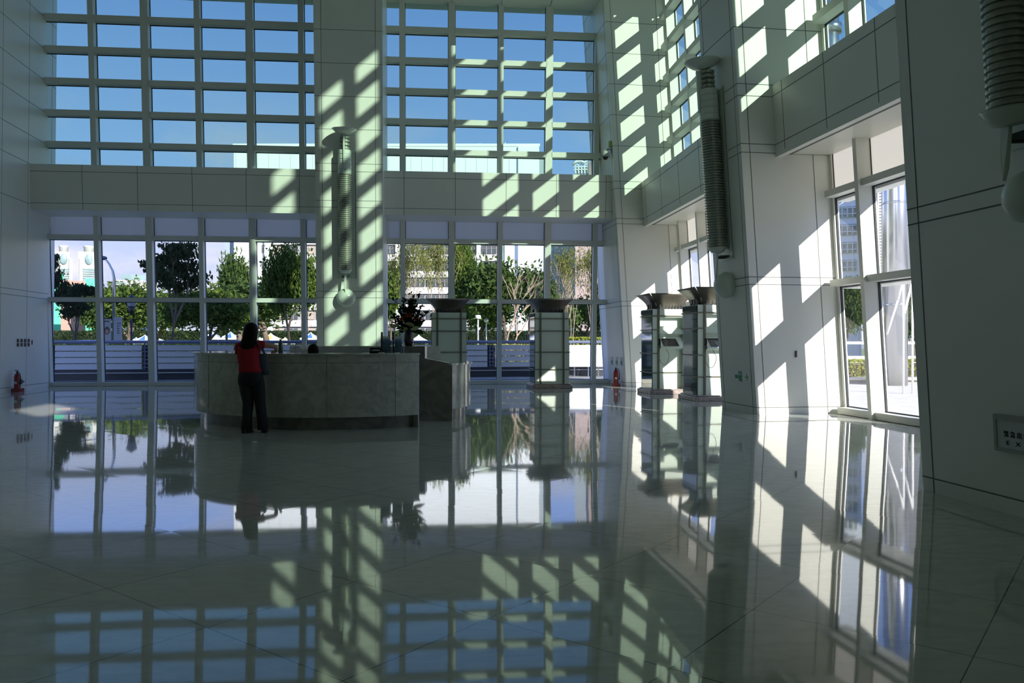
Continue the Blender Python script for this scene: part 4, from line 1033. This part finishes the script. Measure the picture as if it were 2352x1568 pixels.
# ------------------------------------------------------------------ buildings beyond
def building(name, label, Y, blocks, wins=(), extra=None, cat='building', yaw=False):
    """blocks: (px0, px1, ytop, depth offset, depth, material); wins: (px0, px1, y0, y1, material, bars)"""
    bx = sum(b_[0] + b_[1] for b_ in blocks) / 2 / len(blocks)
    o = tag(empty(name, (PX(bx, Y), Y, -.1)), label, cat); x0 = o.location.x
    if yaw:                      # front turned to face the hall
        th = math.atan2(x0, Y); o.rotation_euler.z = -th; o.scale.x = math.cos(th)
    for px0, px1, yt, off, dep, mt in blocks:
        m_ = MB(); yb = Y + off
        m_.box(PX(px0, yb) - x0, PX(px1, yb) - x0, off, off + dep, 0, PZ(yt, yb) + .1, M[mt]); m_.build('block', o)
    for px0, px1, y0, y1, mt, nb in wins:
        m_ = MB(); a, b_ = PX(px0, Y) - x0, PX(px1, Y) - x0; z0, z1 = PZ(y1, Y) + .1, PZ(y0, Y) + .1
        m_.box(a, b_, -.25, -.05, z0, z1, M[mt])
        w = m_.build('window', o)
        if nb:
            f = MB()
            for k in range(1, nb): x = a + (b_ - a) * k / nb; f.box(x - .06, x + .06, -.32, -.25, z0, z1, M['bgrey'])
            f.box(a, b_, -.32, -.25, z0 + (z1 - z0) * .72, z0 + (z1 - z0) * .76, M['bgrey']); f.build('glazing_bars', w)
    if extra: extra(o, x0)
    return o
Y = 165
wins = []
yr = [566 + 37.6 * k for k in range(-5, 6)]
for y in yr:
    wins.append((600, 609, y - 3, y + 14, 'bwin', 1))
    wins.append((1171, 1180, y, y + 17, 'bwin', 1))
    if y > 540:
        for px0, px1, m2 in ((625, 652, 'bwinb'), (655, 684, 'bwin'), (697, 722, 'bwinb'), (728, 800, 'bwin'), (806, 874, 'bwin'), (878, 905, 'bwin'), (922, 975, 'bwin'), (980, 1032, 'bwin'), (1036, 1092, 'bwin'), (1106, 1140, 'bwin')):
            wins.append((px0, px1, y, y + 17, m2, max(2, int((px1 - px0) / 9))))
def ex(o, x0):
    m_ = MB()
    for y in yr:      # floor bands
        a, b_ = PX(622, Y) - x0, PX(1145, Y) - x0
        m_.box(a, b_, -.45, -.05, PZ(y - 5, Y), PZ(y - 19, Y) + .1, M['bband'])
        m_.box(a, b_, -.20, -.05, PZ(y + 30, Y), PZ(y + 21, Y), M['bgrey'])
        m_.box(a, b_, -.35, -.05, PZ(y + 20, Y), PZ(y + 18, Y), M['bwhite'])
    m_.build('floor_bands', o)
    for px0, px1 in ((609, 624), (909, 919), (1095, 1104)):
        m_ = MB(); m_.box(PX(px0, Y) - x0, PX(px1, Y) - x0, -.6, -.0, 0, PZ(345, Y), M['bwhite']); m_.build('pilaster', o)
    m_ = MB(); m_.box(PX(538, Y) - x0, PX(1240, Y) - x0, -.9, .3, PZ(337, Y), PZ(331, Y), M['bwhite']); m_.build('cornice', o)
    m_ = MB()
    for k in range(0, 28):
        x = PX(545 + 25 * k, Y) - x0; m_.box(x - .05, x + .05, -.83, -.79, PZ(400, Y), PZ(345, Y), M['joint_o'])
    m_.build('tile_joints', o)
    m_ = MB(); m_.lathe([(1.5, 0), (1.5, .7), (1.3, 1.0), (0, 1.05)], M['bwhite'], (PX(1102, Y) - x0, 4, PZ(332, Y)), 24); m_.build('water_tank', o)
    for px in (1160, 1218, 914):
        m_ = MB(); m_.tube([(PX(px, Y) - x0, 2, PZ(332, Y)), (PX(px, Y) - x0, 2, PZ(320 if px == 1160 else 326, Y))], .09, M['wht'], 6); m_.build('mast', o)
building('office_building', 'large white office building filling the far glazing behind the trees', Y,
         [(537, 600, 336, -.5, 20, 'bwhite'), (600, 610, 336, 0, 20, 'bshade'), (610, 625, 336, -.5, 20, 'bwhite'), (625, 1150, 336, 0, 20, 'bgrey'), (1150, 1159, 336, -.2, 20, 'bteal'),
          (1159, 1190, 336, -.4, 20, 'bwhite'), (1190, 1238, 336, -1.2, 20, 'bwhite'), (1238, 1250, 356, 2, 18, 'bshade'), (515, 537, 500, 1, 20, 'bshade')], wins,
         extra=lambda o, x0: (ex(o, x0), (lambda m_: (m_.box(PX(540, Y) - x0, PX(1238, Y) - x0, -.8, -.5, PZ(520, Y), PZ(337, Y), M['bwhite']), m_.build('parapet_wall', o)))(MB())))
# twin towers, far left
def tower_extra(px, w, yt):
    def f(o, x0):
        Yt = 420
        m_ = MB(); m_.lathe([(w * .27, 0), (w * .27, 3.6), (w * .30, 3.8), (w * .30, 4.6), (0, 4.6)], M['bbeige'], (PX(px, Yt) - x0, 8, PZ(yt, Yt)), 24); m_.build('drum', o)
        m_ = MB(); m_.ball((PX(px, Yt) - x0, -.6, PZ(yt + 14, Yt)), 2.0, M['bteal'], 20, 12, (1, .2, 1.35)); m_.build('oval_window', o)
        for k in range(10):
            m_ = MB(); m_.box(PX(px, Yt) - x0 - w * .30, PX(px, Yt) - x0 + w * .30, -.5, 0, PZ(yt + 38 + 5.2 * k, Yt), PZ(yt + 35 + 5.2 * k, Yt), M['bteal']); m_.build('window_band', o)
        m_ = MB()
        for sx in (-1, 1): m_.box(PX(px, Yt) - x0 + sx * w * .42 - .8, PX(px, Yt) - x0 + sx * w * .42 + .8, -.8, 0, 0, PZ(yt + 12, Yt), M['bbeige'])
        m_.build('fins', o)
    return f
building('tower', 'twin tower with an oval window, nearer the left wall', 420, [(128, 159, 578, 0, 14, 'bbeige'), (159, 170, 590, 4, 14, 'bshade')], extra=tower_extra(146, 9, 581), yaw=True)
building('tower', 'twin tower with an oval window, farther from the left wall', 420, [(180, 222, 578, 0, 14, 'bbeige')], extra=tower_extra(204, 10, 581), yaw=True)
building('brick_building', 'low brown building below the twin towers', 200, [(140, 196, 644, 0, 15, 'bred')], [(188, 192, 650, 660, 'bwin', 1)], yaw=True)
o = building('scaffold_netting', 'building wrapped in bright green netting beside the brown building', 190, [(196, 221, 640, 0, 12, 'net')], yaw=True)
o = building('scaffold_netting', 'building wrapped in bright green netting half hidden by the tree at the left wall', 230, [(118, 146, 628, 0, 12, 'net')], yaw=True)
building('glass_building', 'pale building with horizontal bands and a glazed top beyond the street lamp', 220,
         [(260, 334, 643, 0, 15, 'bgrey'), (292, 345, 631, 3, 15, 'bteal'), (288, 330, 650, -8, 8, 'concrete')], [(262, 288, 648 + 8 * k, 652 + 8 * k, 'bteal', 0) for k in range(3)], yaw=True)
# brown tower by the corner pier
def crown(o, x0):
    Yt = 182; m_ = MB()
    for k in range(6):
        x = PX(1322 + 7 * k, Yt) - x0; m_.box(x - .12, x + .12, -.3, 0, PZ(397, Yt), PZ(372, Yt), M['bwhite'])
    for y in (376, 382, 388): m_.box(PX(1318, Yt) - x0, PX(1362, Yt) - x0, -.3, -.1, PZ(y + 1, Yt), PZ(y - 1, Yt), M['bwhite'])
    m_.build('crown_frame', o)
    m_ = MB(); m_.tube([(PX(1315, Yt) - x0, -.6, PZ(378, Yt)), (PX(1324, Yt) - x0, -.6, PZ(370, Yt)), (PX(1336, Yt) - x0, -.6, PZ(370, Yt)), (PX(1343, Yt) - x0, -.6, PZ(374, Yt)), (PX(1350, Yt) - x0, -.6, PZ(367, Yt)), (PX(1364, Yt) - x0, -.6, PZ(366, Yt))], .3, M['bwhite'], 8); m_.build('wavy_canopy', o)
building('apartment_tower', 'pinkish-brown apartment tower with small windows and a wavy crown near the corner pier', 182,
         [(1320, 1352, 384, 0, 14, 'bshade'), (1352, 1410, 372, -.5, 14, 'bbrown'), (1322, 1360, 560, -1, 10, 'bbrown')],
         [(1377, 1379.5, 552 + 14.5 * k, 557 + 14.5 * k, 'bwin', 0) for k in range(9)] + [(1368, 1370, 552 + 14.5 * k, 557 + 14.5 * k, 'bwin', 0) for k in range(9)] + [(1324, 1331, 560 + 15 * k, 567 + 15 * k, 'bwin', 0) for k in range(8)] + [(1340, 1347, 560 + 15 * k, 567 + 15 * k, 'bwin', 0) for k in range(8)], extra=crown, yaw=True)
building('curtain_wall_building', 'blue-green glass building behind the yellow-leaved trees', 190, [(1266, 1332, 545, 0, 12, 'bteal')], [(1268, 1330, 560 + 18 * k, 561.5 + 18 * k, 'bshade', 0) for k in range(6)], yaw=True)
# building with balconies seen through the right glazing
Yb = 60
def bal(o, x0):
    for k in range(9):
        yk = 392 + 40.5 * k; z1, z0 = PZ(yk, Yb), PZ(yk + 25, Yb)
        m_ = MB(); m_.box(PX(1915, Yb) - x0, PX(1967, Yb) - x0, -.1, 0, z0, z1, M['bpale']); w = m_.build('window', o)
        m_ = MB()
        for q in (.25, .80): m_.box(PX(1915, Yb) - x0, PX(1966, Yb) - x0, -.3, -.2, z0 + (z1 - z0) * q, z0 + (z1 - z0) * q + .07, M['wht'])
        for j in range(4): x = PX(1922 + 12 * j, Yb) - x0; m_.box(x - .04, x + .04, -.3, -.2, z0, z1, M['wht'])
        m_.build('balcony_rail', w)
building('balcony_building', 'white building with railed balconies outside the sunlit right glazing', Yb, [(1850, 1978, 180, 0, 12, 'bwhite')], extra=bal, yaw=True)
def grid(o, x0):
    m_ = MB(); Yg = 52
    for k in range(46): z = PZ(400 + 7 * k, Yg); m_.box(PX(2004, Yg) - x0, PX(2032, Yg) - x0, -.1, 0, z - .05, z + .05, M['wht'])
    for px in (2005, 2017, 2030): m_.box(PX(px, Yg) - x0 - .05, PX(px, Yg) - x0 + .05, -.15, 0, 0, PZ(395, Yg), M['wht'])
    m_.build('grid', o)
building('lattice_tower', 'grey building with a white ladder-like grid next to the steel column', 52, [(2002, 2120, 380, .2, 8, 'bgrey')], extra=grid, yaw=True)

# steel columns and canopy rods outside the right glazing
for px, Y, r, z1, lab in ((2056, 25.0, .36, 11.0, 'large polished steel column outside the right glazing'), (1905, 30.0, .34, 20, 'polished steel column with a collar seen through the upper right glazing')):
    o = tag(empty('steel_column', (PX(px, Y), Y, -.12)), lab, 'column', 'polished steel columns outside')
    m_ = MB(); m_.tube([(0, 0, 0), (0, 0, z1)], r, M['steel'], 40, cap=True); m_.build('shaft', o)
    for z in ((2.6, 5.75, 8.9) if Y < 28 else (12.95,)):
        m_ = MB(); m_.lathe([(r, z - .02), (r + (.10 if Y > 28 else .012), z), (r + (.10 if Y > 28 else .012), z + (.3 if Y > 28 else .03)), (r, z + (.35 if Y > 28 else .05))], M['steel'], n=32); m_.build('collar', o)
Y = 21
cp = tag(empty('canopy_stay', (PX(2040, Y), Y, -.12)), 'pair of thin white stay rods in front of the big steel column', 'stay rods')
for (a, b_) in (((2037, 768), (2062, 690)), ((2078, 720), (2096, 640)), ((2062, 690), (2075, 640))):
    m_ = MB(); m_.tube([P(a[0], a[1], Y) - cp.location, P(b_[0], b_[1], Y) - cp.location], .03, M['wht'], 8); m_.build('rod', cp)
m_ = MB(); p0 = P(2075, 640, Y) - cp.location; m_.tube([(p0.x, p0.y, 0), tuple(p0)], .03, M['wht'], 8); p1 = P(2096, 640, Y) - cp.location; m_.tube([(p1.x, p1.y, 0), tuple(p1)], .03, M['wht'], 8); m_.build('post', cp)
# planter with hedge on the right terrace
pl = MB(); pl.box(13.0 - 3.3, 26, 25.9, 26.3, -.13, .12, M['bgrey']); pl.box(9.6, 26, 25.8, 26.4, .12, .20, M['concrete']); struct(pl.build('kerb'))
ter = MB(); ter.poly([RGT(-9, -.14, 0), V((9.5, 26, 0)), V((26, 26, 0)), V((26, -16, 0)), RGT(28, -.14, 0)], M['paving'], (0, 0, -.12)); struct(ter.build('terrace'))
hedge('hedge', 9.8, 22, 26.5, 27.9, -.1, .72, 9000, 'yellow-green hedge outside the sunlit right glazing', .05)
Y = 30
o = tag(empty('balustrade', (PX(1990, Y), Y, -.1)), 'white balustrade and wall beyond the hedge outside the right glazing', 'balustrade')
m_ = MB(); m_.box(-3.4, 6, 0, .12, 0, 1.42 - .5, M['wpanel']); m_.build('wall', o)
m_ = MB(); m_.box(-3.4, 6, 0, .12, 1.36, 1.46, M['wht']); m_.build('handrail', o)
for k in range(9):
    m_ = MB(); m_.box(-3.3 + k * 1.1, -3.2 + k * 1.1, .02, .1, .9, 1.38, M['wht']); m_.build('baluster', o)
hd = protos['green']
for a in (('green', 1945, 40, 668, 'small tree in front of the white balcony building', .7, 40), ('green', 2098, 36, 690, 'dark tree outside the right glazing beside the dark pier', 2.7, 50)): put_tree(*a)

# ------------------------------------------------------------------ camera, sun, sky
cam = bpy.data.cameras.new('camera'); co = bpy.data.objects.new('camera', cam); col.objects.link(co)
co.location = (0, 0, CAM); co.rotation_euler = (PI / 2, 0, 0); cam.sensor_width = 36; cam.lens = 36 * F / 2352; cam.clip_end = 2000; cam.clip_start = .05
bpy.context.scene.camera = co

# sunlight travels along -A*.87 + B*1 - .757 z   (A to the right, B away from the viewer)
A_ = V((math.cos(a8), math.sin(a8), 0)); B_ = V((-math.sin(a8), math.cos(a8), 0))
sd = (-A_ * .65 + B_ * 1.0 + V((0, 0, -.557))).normalized()
su = bpy.data.lights.new('sun', 'SUN'); su.energy = 9.3; su.angle = math.radians(.53); su.color = (1, .955, .87)
so = bpy.data.objects.new('sun', su); col.objects.link(so); so.rotation_euler = sd.to_track_quat('-Z', 'Y').to_euler(); so.location = (20, -20, 40)

w = bpy.data.worlds.new('world'); bpy.context.scene.world = w; w.use_nodes = True; nt = w.node_tree; L = nt.links.new; N = nt.nodes.new
bg = nt.nodes['Background']; tc = N('ShaderNodeTexCoord'); sx = N('ShaderNodeSeparateXYZ'); L(tc.outputs['Generated'], sx.inputs[0])
r = N('ShaderNodeValToRGB'); e = r.color_ramp.elements
e[0].position = 0; e[0].color = (.64, .67, .84, 1); e[1].position = .10; e[1].color = (.52, .60, .86, 1)
for p_, c_ in ((.14, (.50, .59, .88)), (.20, (.43, .66, 1.36)), (.40, (.23, .42, 1.10)), (1.0, (.10, .24, .75))):
    q = e.new(p_); q.color = (*c_, 1)
L(sx.outputs['Z'], r.inputs['Fac'])
mp = N('ShaderNodeMapping'); mp.inputs['Scale'].default_value = (1, 1, 2.2); L(tc.outputs['Generated'], mp.inputs['Vector'])
n = N('ShaderNodeTexNoise'); n.inputs['Scale'].default_value = 5.5; n.inputs['Detail'].default_value = 8; n.inputs['Roughness'].default_value = .55; L(mp.outputs[0], n.inputs['Vector'])
cr = N('ShaderNodeValToRGB'); cr.color_ramp.elements[0].position = .46; cr.color_ramp.elements[1].position = .66; L(n.outputs['Fac'], cr.inputs['Fac'])
lo = N('ShaderNodeMapRange'); lo.inputs['From Min'].default_value = .30; lo.inputs['From Max'].default_value = .08; L(sx.outputs['Z'], lo.inputs['Value'])
mu = N('ShaderNodeMath'); mu.operation = 'MULTIPLY'; L(cr.outputs['Color'], mu.inputs[0]); L(lo.outputs[0], mu.inputs[1])
mxc = N('ShaderNodeMixRGB'); mxc.inputs['Color2'].default_value = (.85, .82, .88, 1); L(mu.outputs[0], mxc.inputs['Fac']); L(r.outputs['Color'], mxc.inputs['Color1'])
L(mxc.outputs[0], bg.inputs['Color']); bg.inputs['Strength'].default_value = 1.25

sc = bpy.context.scene
sc.view_settings.view_transform = 'Standard'; sc.view_settings.look = 'None'; sc.view_settings.gamma = 1; sc.view_settings.use_curve_mapping = False
sc.view_settings.exposure = 0
sc.cycles.max_bounces = 10; sc.cycles.diffuse_bounces = 8; sc.cycles.glossy_bounces = 5; sc.cycles.transparent_max_bounces = 24; sc.cycles.use_denoising = True
for o in list(bpy.data.objects):
    for k in ('h', 'w', 'cx'):
        if k in o.keys(): del o[k]
